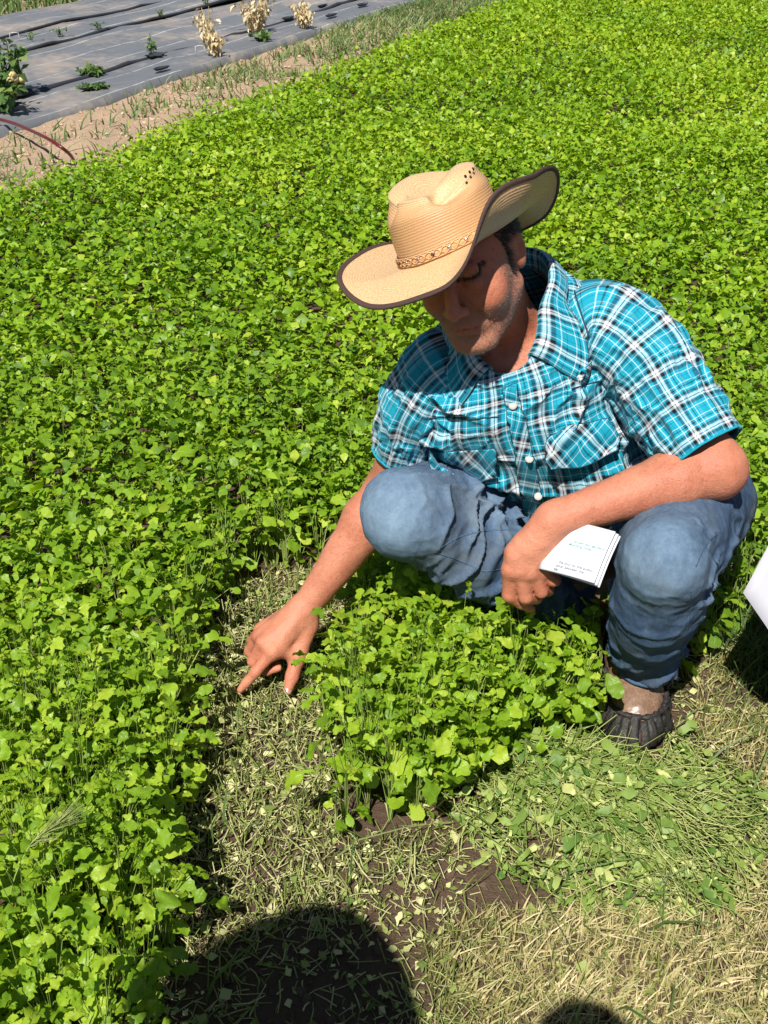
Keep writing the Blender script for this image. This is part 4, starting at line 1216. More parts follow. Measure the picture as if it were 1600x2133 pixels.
SH2, _ = sheet(-6.00, -5.00, .012, 'broad grey ground cover sheet carrying the dried tan plants', 111)
SH3, _ = sheet(-6.52, -5.98, .024, 'narrow grey ground cover sheet behind the dried plants', 121)
SH4, _ = sheet(S_FAB2, -6.50, .036, 'farthest grey ground cover sheet, beside the weedy grass at the back', 131)
def hole(px_, py_, rx, ry, parent, seed):
    p = G(px_, py_, .07); r_ = np.random.default_rng(seed); n_ = 22
    a_ = np.arange(n_)/n_*2*math.pi; k = 1+.25*r_.normal(0, 1, n_)*.6
    rim = p+(np.cos(a_)*rx*k)[:, None]*ROW+(np.sin(a_)*ry*k)[:, None]*RGT+V(0, 0, .010)
    mid = p+((rim-p)*.7)*[1, 1, 0]-V(0, 0, .004)
    v = np.vstack([rim, mid, [p-V(0, 0, .006)]]); i = np.arange(n_); j = (i+1) % n_
    shifted('planting_hole', v, [np.stack([i, j, n_+j, n_+i], 1), np.stack([n_+i, n_+j, np.full(n_, 2*n_)], 1)], M['fabric_edge'], parent)
for a_, b_, rx, ry, pr in ((325, 116, .10, .05, SH2), (336, 143, .09, .025, SH1), (600, 38, .10, .03, SH2), (690, 32, .10, .03, SH1), (672, 12, .09, .02, SH2), (755, 10, .1, .03, SH1), (195, 180, .11, .035, SH1), (190, 147, .10, .05, SH2), (548, 80, .1, .03, SH1), (15, 222, .12, .05, SH1), (45, 195, .14, .05, SH2)):
    hole(a_, b_, rx, ry, pr, int(a_))

# crumbled clods on the bare strip
def clods(n, sel, seed, smin_, smax_):
    r_ = np.random.default_rng(seed)
    phi_ = (1+5**.5)/2
    ico = unit(np.array([(-1, phi_, 0), (1, phi_, 0), (-1, -phi_, 0), (1, -phi_, 0), (0, -1, phi_), (0, 1, phi_), (0, -1, -phi_), (0, 1, -phi_), (phi_, 0, -1), (phi_, 0, 1), (-phi_, 0, -1), (-phi_, 0, 1)]))
    fc = np.array([(0,11,5),(0,5,1),(0,1,7),(0,7,10),(0,10,11),(1,5,9),(5,11,4),(11,10,2),(10,7,6),(7,1,8),(3,9,4),(3,4,2),(3,2,6),(3,6,8),(3,8,9),(4,9,5),(2,4,11),(6,2,10),(8,6,7),(9,8,1)])
    x, y = sel(n, r_)
    sz = smin_*(smax_/smin_)**(r_.random(len(x))**2.2)
    v = ico[None]*(1+.28*r_.normal(0, 1, (len(x), 12, 1)))*sz[:, None, None]*(.75+.5*r_.random((len(x), 1, 3)))
    v = v+np.stack([x, y, gz(x, y)+sz*.25], -1)[:, None]
    f = (np.arange(len(x))[:, None, None]*12+fc[None]).reshape(-1, 3)
    return v.reshape(-1, 3), f, np.repeat(r_.random(len(x)), 12)
def strip_sel(n, r_):
    s = S_FAB+.02+(S_EDGE-S_FAB+.1)*r_.random(n); t = 3.0+10*r_.random(n)**1.2
    return xy(s, t)
v, f, ti = clods(5500, strip_sel, 5, .002, .015)
tag(link('soil_clods', mesh_np('soil_clods', v, f, M['clod'], False, {'tint': ('FLOAT', ti)})), 'pale crumbled soil clods along the fabric edge', 'soil', kind='stuff')
def cut_sel(n, r_):
    x = -.5+1.9*r_.random(n); y = 1.0+1.2*r_.random(n); k = inside(CUT, x, y); return x[k], y[k]
v, f, ti = clods(2600, cut_sel, 6, .002, .010)
tag(link('soil_crumbs', mesh_np('soil_crumbs', v, f, M['soil'], False, {'dry': ('FLOAT', ti*.12)})), 'dark soil crumbs on the cut ground', 'soil', kind='stuff')
# ================================================================== vegetation
def leaf_tpl(ns_, na, lobes, wid, seed, cup=.25, droop=.35, wave=.10, pet=0):
    """unit-long blade in x, y across, z up; returns verts, quads, lc"""
    r_ = np.random.default_rng(seed)
    t = np.r_[np.linspace(0, .9, ns_-2), .965, 1.0] if ns_ > 6 else np.linspace(0, 1, ns_)
    ph = r_.random()*6
    tt = t
    if ns_ > 6:
        ce = .62+.10*r_.random(); half = 1.0-ce
        top = np.where(tt > ce, np.sqrt(np.clip(1-((tt-ce)/half)**2, 0, 1)), np.sqrt(np.clip(1-((tt-ce)/(ce*.92))**2, 0, 1))*.98)
        if lobes > .19 and r_.random() < .75:
            top = np.where(tt < ce, top*(.42+.58*sstep(ce-.34, ce-.10, tt)), top)
            top = np.maximum(top, .62*np.exp(-((tt-.34)/.075)**2)); top = np.maximum(top, .40*np.exp(-((tt-.15)/.06)**2))
        w_ = wid*(top*(1+.13*np.sin(tt*math.pi*2*4.3+ph))+.02)
    else:
        w_ = wid*np.sin(math.pi*np.clip(tt**.80, 0, 1))**.50
    w_ = np.maximum(w_, .02); w_[-1] = .02; w_[0] = .03
    c = np.linspace(-1, 1, na)
    Y = w_[:, None]*c[None]*(1+.12*r_.normal(0, 1, (ns_, 1))*np.abs(c)[None]**2)
    X = t[:, None]+.10*lobes*3*(np.abs(c)[None]**2)*np.sin(t[:, None]*math.pi)*.4*np.ones_like(c)[None]
    Z = cup*np.abs(Y)-.7*cup*Y**2/wid-droop*(X-.25)**2+droop*.06
    Z = Z+wave*wid*np.abs(c)[None]**1.5*np.sin(t[:, None]*13+ph+c[None]*2.6)+(.035*r_.normal(0, 1, (ns_, na)) if ns_ > 6 else 0)
    v = np.stack([X, Y, Z], -1).reshape(-1, 3)
    lc = np.stack([np.broadcast_to(t[:, None], X.shape), np.broadcast_to(c[None], X.shape), np.zeros_like(X)], -1).reshape(-1, 3)
    f = grid_faces(na, ns_)
    return v, f, lc
HI = [leaf_tpl(12, 5, .20, +.25+.06*(i % 3), 10+i, cup=.15+.3*((i*7) % 5)/4, droop=.15+.7*((i*3) % 4)/3, wave=.26) for i in range(14)]
NEAR = [leaf_tpl(8, 3, .20, +.25+.06*(i % 3), 30+i, cup=.2+.3*((i*7) % 5)/4, droop=.15+.6*((i*3) % 4)/3, wave=.22) for i in range(12)]
MID = [leaf_tpl(3, 3, .10, .46, 60+i, cup=.3+.05*i, droop=.3+.08*i, wave=.22) for i in range(6)]
FAR = []
for i in range(4):                                    # two folded halves
    b_ = .10+.07*i
    FAR.append((np.array([(0, 0, 0), (.55, .42, b_), (1, 0, -.10*i), (.55, -.42, b_*.6), (.5, 0, .02)]), np.array([(0, 4, 2, 1), (0, 3, 2, 4)]), np.zeros((5, 3))))
BLADE = None
def frames(az, pitch, roll):
    """x along the leaf: heading az, rising by pitch; z its upper face"""
    ca_, sa = np.cos(az), np.sin(az); cp_, sp_ = np.cos(pitch), np.sin(pitch)
    ax = np.stack([ca_*cp_, sa*cp_, sp_], -1)
    up = np.stack([-ca_*sp_, -sa*sp_, cp_], -1)
    sd = np.cross(up, ax)
    cr_, sr2 = np.cos(roll)[:, None], np.sin(roll)[:, None]
    return ax, sd*cr_+up*sr2, up*cr_-sd*sr2
def scatter(tpls, p, az, pitch, roll, size, wsc, tint, bag, r_):
    which = r_.integers(0, len(tpls), len(p))
    for k, (tv_, tf_, tl) in enumerate(tpls):
        m = which == k
        if not m.any(): continue
        ax, ay, an = frames(az[m], pitch[m], roll[m])
        sc = size[m][:, None, None]
        v = p[m][:, None]+sc*(tv_[None, :, 0:1]*ax[:, None]+tv_[None, :, 1:2]*ay[:, None]*wsc[m][:, None, None]+tv_[None, :, 2:3]*an[:, None])
        n_ = m.sum(); L_ = len(tv_)
        f = (np.arange(n_)[:, None, None]*L_+tf_[None]).reshape(-1, 4)
        bag.add(v.reshape(-1, 3), f, tint=np.repeat(tint[m], L_), lc=np.tile(tl, (n_, 1)))
def ribbons(P0, P1, P2, w0, tint, bag, three=True):
    """thin stalks through three points; P (n,3)"""
    n_ = len(P0)
    d = unit(P2-P0); a = unit(np.cross(d, np.array((.31, .52, .79)))); b = np.cross(d, a)
    w0 = np.broadcast_to(w0, (n_,))[:, None]
    rows = []
    for P, k in ((P0, 1.0), (P1, .85), (P2, .55)):
        for q in range(3):
            t_ = q/3*2*math.pi; rows.append(P+(a*math.cos(t_)+b*math.sin(t_))*w0*k)
    v = np.stack(rows, 1).reshape(-1, 3)
    f = np.array([(j*3+i, j*3+(i+1) % 3, (j+1)*3+(i+1) % 3, (j+1)*3+i) for j in range(2) for i in range(3)])
    f = (np.arange(n_)[:, None, None]*9+f[None]).reshape(-1, 4)
    bag.add(v, f, tint=np.repeat(tint, 9), lc=np.zeros((n_*9, 3)))
# what the plants must not grow through
CAPS = [(HIP_L, KN_L, .125, .085), (KN_L, AN_L, .085, .075), (HIP_R, KN_R, .125, .09), (KN_R, AN_R, .088, .07), (AN_L, V(.50, 1.80, .03), .07, .06), (V(.455, 1.60, .02), V(.51, 1.86, .02), .062, .05),
        (AN_R, V(.352, 1.80, .02), .065, .05), (SH_R, EL_R, .07, .055), (EL_R, WR_R, .055, .036), (WR_R, rI, .034, .03), (rI, G(500, 1437, .036), .022, .014), (rT1, rT3, .022, .016), (HIP_R, HIP_L, .14, .14),
        (V(.39, 2.0, .3), V(.25, 1.9, .6), .17, .17), (WR_L, lM, .04, .035), (lM, D(1100, 1260, 1.64), .03, .02), (HIP_L, HIP_R+V(.1, .1, 0), .14, .14)]
def clear(p, pad=.012):
    ok = np.ones(len(p), bool)
    near = (p[:, 0] > -.45) & (p[:, 0] < .95) & (p[:, 1] > 1.3) & (p[:, 1] < 2.4)
    q = p[near]; o_ = np.ones(len(q), bool)
    for a_, b_, r0, r1 in CAPS:
        d = b_-a_; t_ = np.clip(((q-a_) @ d)/(d@d), 0, 1)
        o_ &= np.linalg.norm(q-(a_+t_[:, None]*d), axis=1) > r0+(r1-r0)*t_+pad
    ok[near] = o_
    return ok
def canopy(x, y):
    h = .195+.030*fbm(x*2.3, y*2.3, 0, 2, 77)+.02*fbm(x*7, y*7, 0, 2, 78)
    h = h+.0*x
    d = np.where(y < 3.2, edge_dist(CUT, x, y), 1)
    h = h*(.92+.08*sstep(0, .12, d))
    # lower behind the cut, where he kneels among it
    k = inside(CLUMP, x, y)
    h = np.where(k, h*1.06, h)
    s, t = st(x, y)
    h = h*(.55+.45*sstep(S_EDGE-.08, S_EDGE+.25, s))
    return h
CLUMP = gpoly([(690, 1180), (690, 1760), (840, 1770), (1300, 1490), (1330, 1250), (1000, 1180)])
FIELD_R = 9.0
def in_crop(x, y):
    s, t = st(x, y)
    return (s > S_EDGE+.05*fbm(t*1.3, 4.4, 0, 2, 90)) & ~inside(CUT, x, y)
def visible(x, y, z, mg=.12):
    a_, b_, d_ = proj(np.stack([x, y, z], -1))
    return (a_ > -1600*mg) & (a_ < 1600*(1+mg)) & (b_ < 2133*(1+mg)) & (b_ > -260) & (d_ > .3)
vr = np.random.default_rng(21)
def plants(y0, y1, dens, x0, x1):
    n = int((y1-y0)*(x1-x0)*dens)
    x = x0+(x1-x0)*vr.random(n); y = y0+(y1-y0)*vr.random(n)
    k = visible(x, y, np.full(n, .15)) & in_crop(x, y)
    return x[k], y[k]
def rosettes(x, y, nl, size, r_, spread=1.0):
    """leaf lists for plants standing at x, y"""
    n = len(x); H_ = canopy(x, y)*(1+.16*r_.normal(0, 1, n)); g0 = gz(x, y)
    az0 = r_.random(n)*6.283
    lean = r_.normal(0, .018, (n, 2))
    out = []
    for i in range(nl):
        u = i/max(nl-1, 1)                       # 0 outer old .. 1 inner young
        az = az0+2.4*i+r_.normal(0, .3, n)
        hb = H_*(.58+.40*u+.10*r_.normal(0, 1, n))
        rad = (.038*(1-u)+.010)*spread*(.7+.6*r_.random(n))
        base = np.stack([x+lean[:, 0]+np.cos(az)*rad, y+lean[:, 1]+np.sin(az)*rad, g0+hb], -1)
        root = np.stack([x+.25*lean[:, 0], y+.25*lean[:, 1], g0-.004], -1)
        pit = (-.05+.75*u+.42*r_.normal(0, 1, n)); rol = .55*r_.normal(0, 1, n)
        sz = size*(1.15-.50*u)*(.55+.75*r_.random(n)**1.3)*(1+.25*np.sign(r_.normal(0, 1, n))*(r_.random(n) < .12))
        out.append((base, root, az, pit, rol, sz))
    cat = [np.concatenate([o[k] for o in out]) for k in range(6)]
    pid = np.tile(np.arange(n), nl)
    return cat, pid
def tints(p, r_):
    return np.clip(.48+.20*fbm(p[:, 0]*1.6, p[:, 1]*1.6, 0, 2, 55)+.20*r_.normal(0, 1, len(p))+.5*(r_.random(len(p)) < .025)+.10*fbm(p[:, 0]*9, p[:, 1]*9, 0, 1, 56), 0, 1)

# --- near crop: the 300 plants that show largest stand on their own
nx, ny = plants(.55, 3.1, 800, -1.6, 1.7)
_cx = .05+.5*vr.random(700); _cy = 1.35+.75*vr.random(700); _k = inside(CLUMP, _cx, _cy) & in_crop(_cx, _cy); nx = np.r_[nx, _cx[_k]]; ny = np.r_[ny, _cy[_k]]
_, pyy, dep = proj(np.stack([nx, ny, np.full(len(nx), .18)], -1))
pxx = proj(np.stack([nx, ny, np.full(len(nx), .18)], -1))[0]
infr = (pxx > -20) & (pxx < 1620) & (pyy < 2150)
rank = np.where(infr, dep, 99)
order = np.argsort(rank)
single = np.zeros(len(nx), bool)
edge_d = edge_dist(CUT, nx, ny)
single[order[:1800]] = True
# thin to 300: the nearest ones first
cand = order[:300]
single[:] = False; single[cand] = True
bag = Bag(); sbag = Bag()
x, y = nx[~single], ny[~single]
(base, root, az, pit, rol, sz), pid = rosettes(x, y, 8, .0365, vr)
dpt = proj(base)[2]
sz = sz*np.interp(dpt, [1.3, 1.9, 3.0], [1.20, 1.05, .90])
# leaves lower down on the plants that stand along the cut
eg = np.nonzero(edge_dist(CUT, nx, ny) < .045)[0]; eg = np.repeat(eg, 5); m_ = len(eg); a2 = vr.random(m_)*6.283; hb2 = canopy(nx[eg], ny[eg])*(.12+.5*vr.random(m_)); g2_ = gz(nx[eg], ny[eg])
base = np.vstack([base, np.stack([nx[eg]+np.cos(a2)*.018, ny[eg]+np.sin(a2)*.018, g2_+hb2], -1)]); root = np.vstack([root, np.stack([nx[eg], ny[eg], g2_-.004], -1)])
az = np.r_[az, a2]; pit = np.r_[pit, .1+.4*vr.normal(0, 1, m_)]; rol = np.r_[rol, .5*vr.normal(0, 1, m_)]; sz = np.r_[sz, .018+.022*vr.random(m_)]
tip = base+np.stack([np.cos(az)*np.cos(pit), np.sin(az)*np.cos(pit), np.sin(pit)], -1)*sz[:, None]*.6
ok = clear(base) & clear(tip, .02)
base, root, az, pit, rol, sz = base[ok], root[ok], az[ok], pit[ok], rol[ok], sz[ok]
ti = tints(base, vr); dpt = proj(base)[2]
hi = dpt < 1.72
for m_, T_ in ((hi, HI), (~hi, NEAR)):
    scatter(T_, base[m_], az[m_], pit[m_], rol[m_], sz[m_], .8+.45*vr.random(m_.sum()), ti[m_], bag, vr)
md_ = (base+root)/2+np.stack([0*az, 0*az, .02+0*az], -1)+vr.normal(0, .006, base.shape); md_[:, :2] = root[:, :2]*.7+base[:, :2]*.3+vr.normal(0, .005, (len(md_), 2))
okm = clear(md_, .0) & ((edge_dist(CUT, root[:, 0], root[:, 1]) < .05) | (vr.random(len(root)) < .05))
ribbons(root[okm], md_[okm], base[okm], .0012+.0007*vr.random(okm.sum()), np.clip(.62+.25*vr.normal(0, 1, okm.sum()), 0, 1), sbag)
tag(link('cover_crop', bag.mesh('cover_crop', M['crop'])), 'dense bright green leafy cover crop around the crouching man', 'cover crop', kind='stuff')
tag(link('crop_stalks', sbag.mesh('crop_stalks', M['stem'])), 'thin pale stalks under the crop leaves', 'stalks', kind='stuff')

# the single plants: a few dozen leaf shapes shared, each leaf its own part
lf_me = []
for i, (tv_, tf_, tl) in enumerate(HI):
    me = mesh_np('leaf', tv_, tf_, M['crop_one'], True, {'tint': ('FLOAT', np.full(len(tv_), .4+.12*(i % 4))), 'lc': ('FLOAT_VECTOR', tl)}); lf_me.append(me)
x, y = nx[single], ny[single]
(base, root, az, pit, rol, sz), pid = rosettes(x, y, 11, .036, vr)
ok = clear(base) & clear(base+np.stack([np.cos(az)*np.cos(pit), np.sin(az)*np.cos(pit), np.sin(pit)], -1)*sz[:, None]*.6, .02)
AX, AY, AN = frames(az, pit, rol)
n_single = 0; print('leaves', len(base))
lpx, lpy, _ = proj(base)
for i in range(len(x)):
    ids = np.nonzero((pid == i) & ok)[0]
    if len(ids) < 2: continue
    sb = Bag(); rp = root[ids[0]]
    R0 = root[ids]-rp; B0 = base[ids]-rp
    Md = (R0+B0)/2+V(0, 0, .02); Md[:, :2] = B0[:, :2]*.3+vr.normal(0, .003, (len(ids), 2))
    ribbons(R0, Md, B0, .0009+.0004*vr.random(len(ids)), np.full(len(ids), .5)+.2*vr.normal(0, 1, len(ids)), sb)
    o = link('mustard_plant', sb.mesh('mustard_plant', M['stem']), loc=rp)
    for k in ids:
        lf = bpy.data.objects.new('leaf', lf_me[int(vr.integers(0, len(lf_me)))])
        COL.objects.link(lf); lf.parent = o
        s_ = sz[k]; wy = s_*(.85+.4*vr.random()); b_ = base[k]-rp
        lf.matrix_local = Matrix([[AX[k][q]*s_, AY[k][q]*wy, AN[k][q]*s_, b_[q]] for q in range(3)]+[[0, 0, 0, 1]])
    if lpx[ids[0]] < 520: tag(o, 'young green mustard plant with lobed leaves in the crop left of the swath', 'plant', 'mustard plants left of the swath')
    else: tag(o, 'young green mustard plant in the uncut clump between hand and boot', 'plant', 'mustard plants in the uncut clump')
    n_single += 1

# --- middle and far crop
bag = Bag()
mx, my = plants(3.1, 6.4, 640, -3.0, 3.2)
(base, root, az, pit, rol, sz), pid = rosettes(mx, my, 8, .032, vr)
hh = base[:, 2] > .07
scatter(MID, base[hh], az[hh], pit[hh], rol[hh], sz[hh], .85+.4*vr.random(hh.sum()), tints(base[hh], vr), bag, vr)
fx_, fy_ = plants(6.4, 15.5, 430, -2.2, 6.8)
(base, root, az, pit, rol, sz), pid = rosettes(fx_, fy_, 6, .039, vr, 1.3)
scatter(FAR, base, az, pit, rol, sz, .85+.4*vr.random(len(az)), tints(base, vr), bag, vr)
fx_, fy_ = plants(15.5, 34, 60, -1, 14)
if len(fx_):
    (base, root, az, pit, rol, sz), pid = rosettes(fx_, fy_, 4, .08, vr, 2.2)
    scatter(FAR, base, az, pit, rol, sz, 1+0*az, tints(base, vr), bag, vr)
tag(link('field_crop', bag.mesh('field_crop', M['crop_far'])), 'green cover crop field stretching away behind the man', 'cover crop', kind='stuff')

# the same crop goes on beyond what this camera frames
bag = Bag(); n = int(9*12*230); x = -3.6+9.0*vr.random(n); y = .2+12*vr.random(n)
k = in_crop(x, y) & ~visible(x, y, np.full(n, .15)) & visible(x, y, np.full(n, .15), .9); x, y = x[k], y[k]
(base, root, az, pit, rol, sz), pid = rosettes(x, y, 6, .046, vr, 1.3)
ok = clear(base, .03)
scatter(FAR, base[ok], az[ok], pit[ok], rol[ok], sz[ok], .9+.3*vr.random(ok.sum()), tints(base[ok], vr), bag, vr)
tag(link('outer_crop', bag.mesh('outer_crop', M['crop_far'])), 'the same green cover crop to either side of the picture', 'cover crop', kind='stuff')
# ------------------------------------------------------------------ cut ground: stubble, chopped leaves, clippings, dry turf
def cutpts(n, x0=-.55, x1=1.5, y0=.95, y1=2.45):
    x = x0+(x1-x0)*vr.random(n); y = y0+(y1-y0)*vr.random(n)
    k = inside(CUT, x, y); return x[k], y[k]
def bare(x, y):
    b = np.zeros(np.shape(x))
    for p in BARE: b = np.maximum(b, np.where(inside(p, x, y), sstep(0, .05, edge_dist(p, x, y)), 0))
    return b
SWATH = gpoly([(430, 1180), (740, 1180), (700, 1450), (700, 1720), (900, 1680), (900, 1850), (420, 2000), (330, 2133), (330, 1700)])
TURF = gpoly([(900, 2300), (880, 1960), (1000, 1900), (1250, 1880), (1480, 1900), (1560, 1800), (1560, 1640), (1440, 1530), (1460, 1400), (1560, 1330), (1900, 1300), (2600, 2300)])
# stubble: short cut stalks still rooted
x, y = cutpts(22000)
keep = (vr.random(len(x)) < np.where(inside(SWATH, x, y), .75, .18)*(1-.93*bare(x, y))) & ~inside(PILE, x, y)
x, y = x[keep], y[keep]; n = len(x); z = gz(x, y)
h = .018+.045*vr.random(n)**1.6; ln = vr.normal(0, .45, (n, 2))*h[:, None]
P0 = np.stack([x, y, z-.003], -1); P2 = P0+np.concatenate([ln, h[:, None]], 1); P1 = (P0+P2)/2+vr.normal(0, .002, (n, 3))
ok = clear(P2, .003)
b = Bag(); ribbons(P0[ok], P1[ok], P2[ok], .0011+.0007*vr.random(ok.sum()), np.clip(.55+.3*vr.normal(0, 1, ok.sum()), 0, 1), b)
tag(link('crop_stubble', b.mesh('crop_stubble', M['litter'])), 'short cut stalks of the mown swath', 'stubble', kind='stuff')
# chopped leaves and stalks lying about
b = Bag(); x, y = cutpts(26000)
keep = vr.random(len(x)) < np.where(inside(SWATH, x, y), .9, np.where(inside(TURF, x, y), .18, .55))*(1-.90*bare(x, y))*np.clip(.75+.5*fbm(x*6, y*6, 0, 2, 14), .15, 1)
x, y = x[keep], y[keep]; n = len(x)
p = np.stack([x, y, gz(x, y)+.002+.012*vr.random(n)], -1); ok = clear(p, .0); p = p[ok]; n = len(p)
scatter(NEAR[:3]+MID[:3], p, vr.random(n)*6.283, .30*vr.normal(0, 1, n), .5*vr.normal(0, 1, n), +.006+.018*vr.random(n)**2.2, .6+.6*vr.random(n), np.clip(.60+.3*vr.normal(0, 1, n), 0, 1), b, vr)
x, y = cutpts(24000); keep = (vr.random(len(x)) < (1-.80*bare(x, y))*np.where(inside(SWATH, x, y), .9, .5)); x, y = x[keep], y[keep]; n = len(x)
L_ = .012+.045*vr.random(n)**2; a_ = vr.random(n)*6.283; z = gz(x, y)+.003+.010*vr.random(n)
P0 = np.stack([x, y, z], -1); dv = np.stack([np.cos(a_)*L_, np.sin(a_)*L_, .12*L_*vr.normal(0, 1, n)], -1)
P2 = P0+dv; P1 = P0+dv*.5+vr.normal(0, .08, (n, 3))*L_[:, None]; ok = clear(P1, .002) & clear(P2, .0)
ribbons(P0[ok], P1[ok], P2[ok], .0008+.0008*vr.random(ok.sum()), np.clip(.72+.25*vr.normal(0, 1, ok.sum()), 0, 1), b)
tag(link('chopped_leaves', b.mesh('chopped_leaves', M['litter'])), 'pale chopped leaves and stalks strewn over the cut ground', 'litter', kind='stuff')
# heap of fresh clippings in front of the boot
b = Bag(); x0, y0 = PILE.min(0); x1, y1 = PILE.max(0)
def pilepts(n, inset=0.0):
    x = x0-.05+(x1-x0+.1)*vr.random(n); y = y0-.05+(y1-y0+.1)*vr.random(n)
    ed_ = edge_dist(PILE, x, y); k = np.where(inside(PILE, x, y), vr.random(n) < .35+.65*sstep(0, .10, ed_), (ed_ < .06) & (vr.random(n) < .22)) & (fbm(x*8, y*8, 0, 2, 19) > -.75); return x[k], y[k]
x, y = pilepts(6500); n = len(x); z = gz(x, y)+.004+.030*vr.random(n)
L_ = .03+.10*vr.random(n)**1.5; a_ = R(-45)+.6*vr.normal(0, 1, n)+np.where(vr.random(n) < .2, 1.5, 0)
m_ = 5; ctrl = []
bend = .7*vr.normal(0, 1, n)
pos = np.stack([x, y, z], -1); hd = a_.copy()
rows = [pos.copy()]
for k in range(2):
    pos = pos+np.stack([np.cos(hd)*L_/2, np.sin(hd)*L_/2, .05*L_*vr.normal(0, 1, n)], -1); hd = hd+bend; rows.append(pos.copy())
for rr in rows: rr[:, 2] = np.maximum(rr[:, 2], gz(rr[:, 0], rr[:, 1])+.003)
ok = clear(rows[0], .0) & clear(rows[1], .0) & clear(rows[2], .0)
ribbons(rows[0][ok], rows[1][ok], rows[2][ok], .0008+.0008*vr.random(ok.sum()), np.clip(.78+.2*vr.normal(0, 1, ok.sum()), 0, 1), b)
x, y = pilepts(12000); n = len(x); p = np.stack([x, y, gz(x, y)+.003+.034*vr.random(n)], -1); ok = clear(p, .0); p = p[ok]; n = len(p)
scatter(NEAR, p, R(-50)+1.3*vr.normal(0, 1, n), .35*vr.normal(0, 1, n), .7*vr.normal(0, 1, n), +.012+.028*vr.random(n)**1.4, .25+.5*vr.random(n), np.clip(.42+.28*vr.normal(0, 1, n), 0, 1), b, vr)
tag(link('clippings', b.mesh('clippings', M['clip'])), 'heap of freshly cut green stalks and leaves in front of the boot', 'clippings', kind='stuff')
# dry cropped turf at the lower right, green blades mixed in
def blades(x, y, h, tint, bag, wd=.0016, lean=.5, seed=0):
    n = len(x); a_ = vr.random(n)*6.283; z = gz(x, y)
    ld = np.stack([np.cos(a_), np.sin(a_)], -1)*(lean*np.abs(vr.normal(0, 1, n))*h)[:, None]
    rows = []
    sdv = np.stack([-np.sin(a_+.8), np.cos(a_+.8), 0*a_], -1)*wd*(.6+.8*vr.random(n))[:, None]
    for u in (0, .4, .75, 1):
        c_ = np.stack([x+ld[:, 0]*u**1.6, y+ld[:, 1]*u**1.6, z-.003+h*(u-.25*u*u*lean)], -1)
        k = {0: 1, .4: .95, .75: .6, 1: .08}[u]
        rows += [c_-sdv*k, c_+sdv*k]
    v = np.stack(rows, 1)
    ok = clear(v[:, 4], .004) & clear(v[:, 6], .002)
    v = v[ok]; n = len(v)
    f = np.array([(0, 1, 3, 2), (2, 3, 5, 4), (4, 5, 7, 6)]); f = (np.arange(n)[:, None, None]*8+f[None]).reshape(-1, 4)
    bag.add(v.reshape(-1, 3), f, tint=np.repeat(tint[ok], 8), lc=np.zeros((n*8, 3)))
b = Bag(); x, y = cutpts(120000, -.3, 1.7, .85, 2.4)
keep = inside(TURF, x, y) & (vr.random(len(x)) < (1-.9*bare(x, y))*np.clip(.85+.6*fbm(x*5, y*5, 0, 2, 33), .1, 1)) & ~(inside(PILE, x, y) & (vr.random(len(x)) < .8))
x, y = x[keep], y[keep]; n = len(x)
gr = np.clip(.58+.22*vr.normal(0, 1, n)-.55*sstep(.15, .7, fbm(x*4, y*4, 0, 2, 35)+.25)*vr.random(n)-.30*sstep(.25, .05, x), 0, 1)
blades(x, y, .012+.034*vr.random(n)**1.4, gr, b, .0016, .8)
x = -.4+2.6*vr.random(16000); y = .15+.75*vr.random(16000); k = inside(CUT, x, y); x, y = x[k], y[k]; n = len(x)
blades(x, y, .012+.034*vr.random(n)**1.4, np.clip(.55+.22*vr.normal(0, 1, n), 0, 1), b, .0026, .8)
tag(link('dry_turf', b.mesh('dry_turf', M['straw_grass'])), 'short dry yellow turf with green blades at the lower right', 'turf', kind='stuff')
b = Bag(); x, y = cutpts(5000, -.3, 1.5, .9, 2.6)
SHG = gpoly([(1440, 1150), (1640, 1120), (1640, 1380), (1500, 1420), (1430, 1330)])
keep = inside(SHG, x, y) | (vr.random(len(x)) < .10*(1-bare(x, y))); x, y = x[keep], y[keep]; n = len(x)
xs = .70+.35*vr.random(1800); ys = 1.75+.6*vr.random(1800); ks = ~in_crop(xs, ys) | (vr.random(1800) < .25); x = np.r_[x, xs[ks]]; y = np.r_[y, ys[ks]]; n = len(x)
blades(x, y, .05+.09*vr.random(n), np.clip(.3+.25*vr.normal(0, 1, n), 0, 1), b, .0019, .8)
tag(link('green_grass', b.mesh('green_grass', M['grass'])), 'longer green grass at the edge of the crop behind the boot', 'grass', kind='stuff')

# ------------------------------------------------------------------ weeds along the strip and behind the sheets
b = Bag(); n = 21000
s = S_FAB+.0+(S_EDGE-S_FAB+.1)*vr.random(n); t = 2.8+11*vr.random(n); x, y = xy(s, t)
dens = np.clip(sstep(7.2, 9.6, t)*.95+.10+.8*sstep(.30, .55, fbm(x*2.1, y*2.1, 0, 2, 44))*sstep(5.5, 7.5, t)+.35*sstep(.45, .7, fbm(x*3, y*3, 0, 2, 45)), 0, 1)*sstep(S_FAB-.02, S_FAB+.35, s+.25*sstep(8, 10, t))
k = vr.random(n) < dens; x, y = x[k], y[k]; n = len(x)
blades(x, y, .03+.09*vr.random(n)**1.5, np.clip(.40+.28*vr.normal(0, 1, n)+.25*fbm(x*1.5, y*1.5, 0, 1, 47), 0, 1), b, .0045, .9)
n = 9000; s = S_FAB2-.25-2.5*vr.random(n); t = 6+14*vr.random(n); x, y = xy(s, t); k = vr.random(n) < np.clip(.35+.9*fbm(x*.9, y*.9, 0, 2, 48), .02, 1); x, y = x[k], y[k]; n = len(x)
blades(x, y, .10+.22*vr.random(n), np.clip(.35+.25*vr.normal(0, 1, n), 0, 1), b, .009, .7)
tag(link('weed_grass', b.mesh('weed_grass', M['grass'])), 'straggling weed grass along the bare soil strip', 'grass', kind='stuff')
n = 60; 
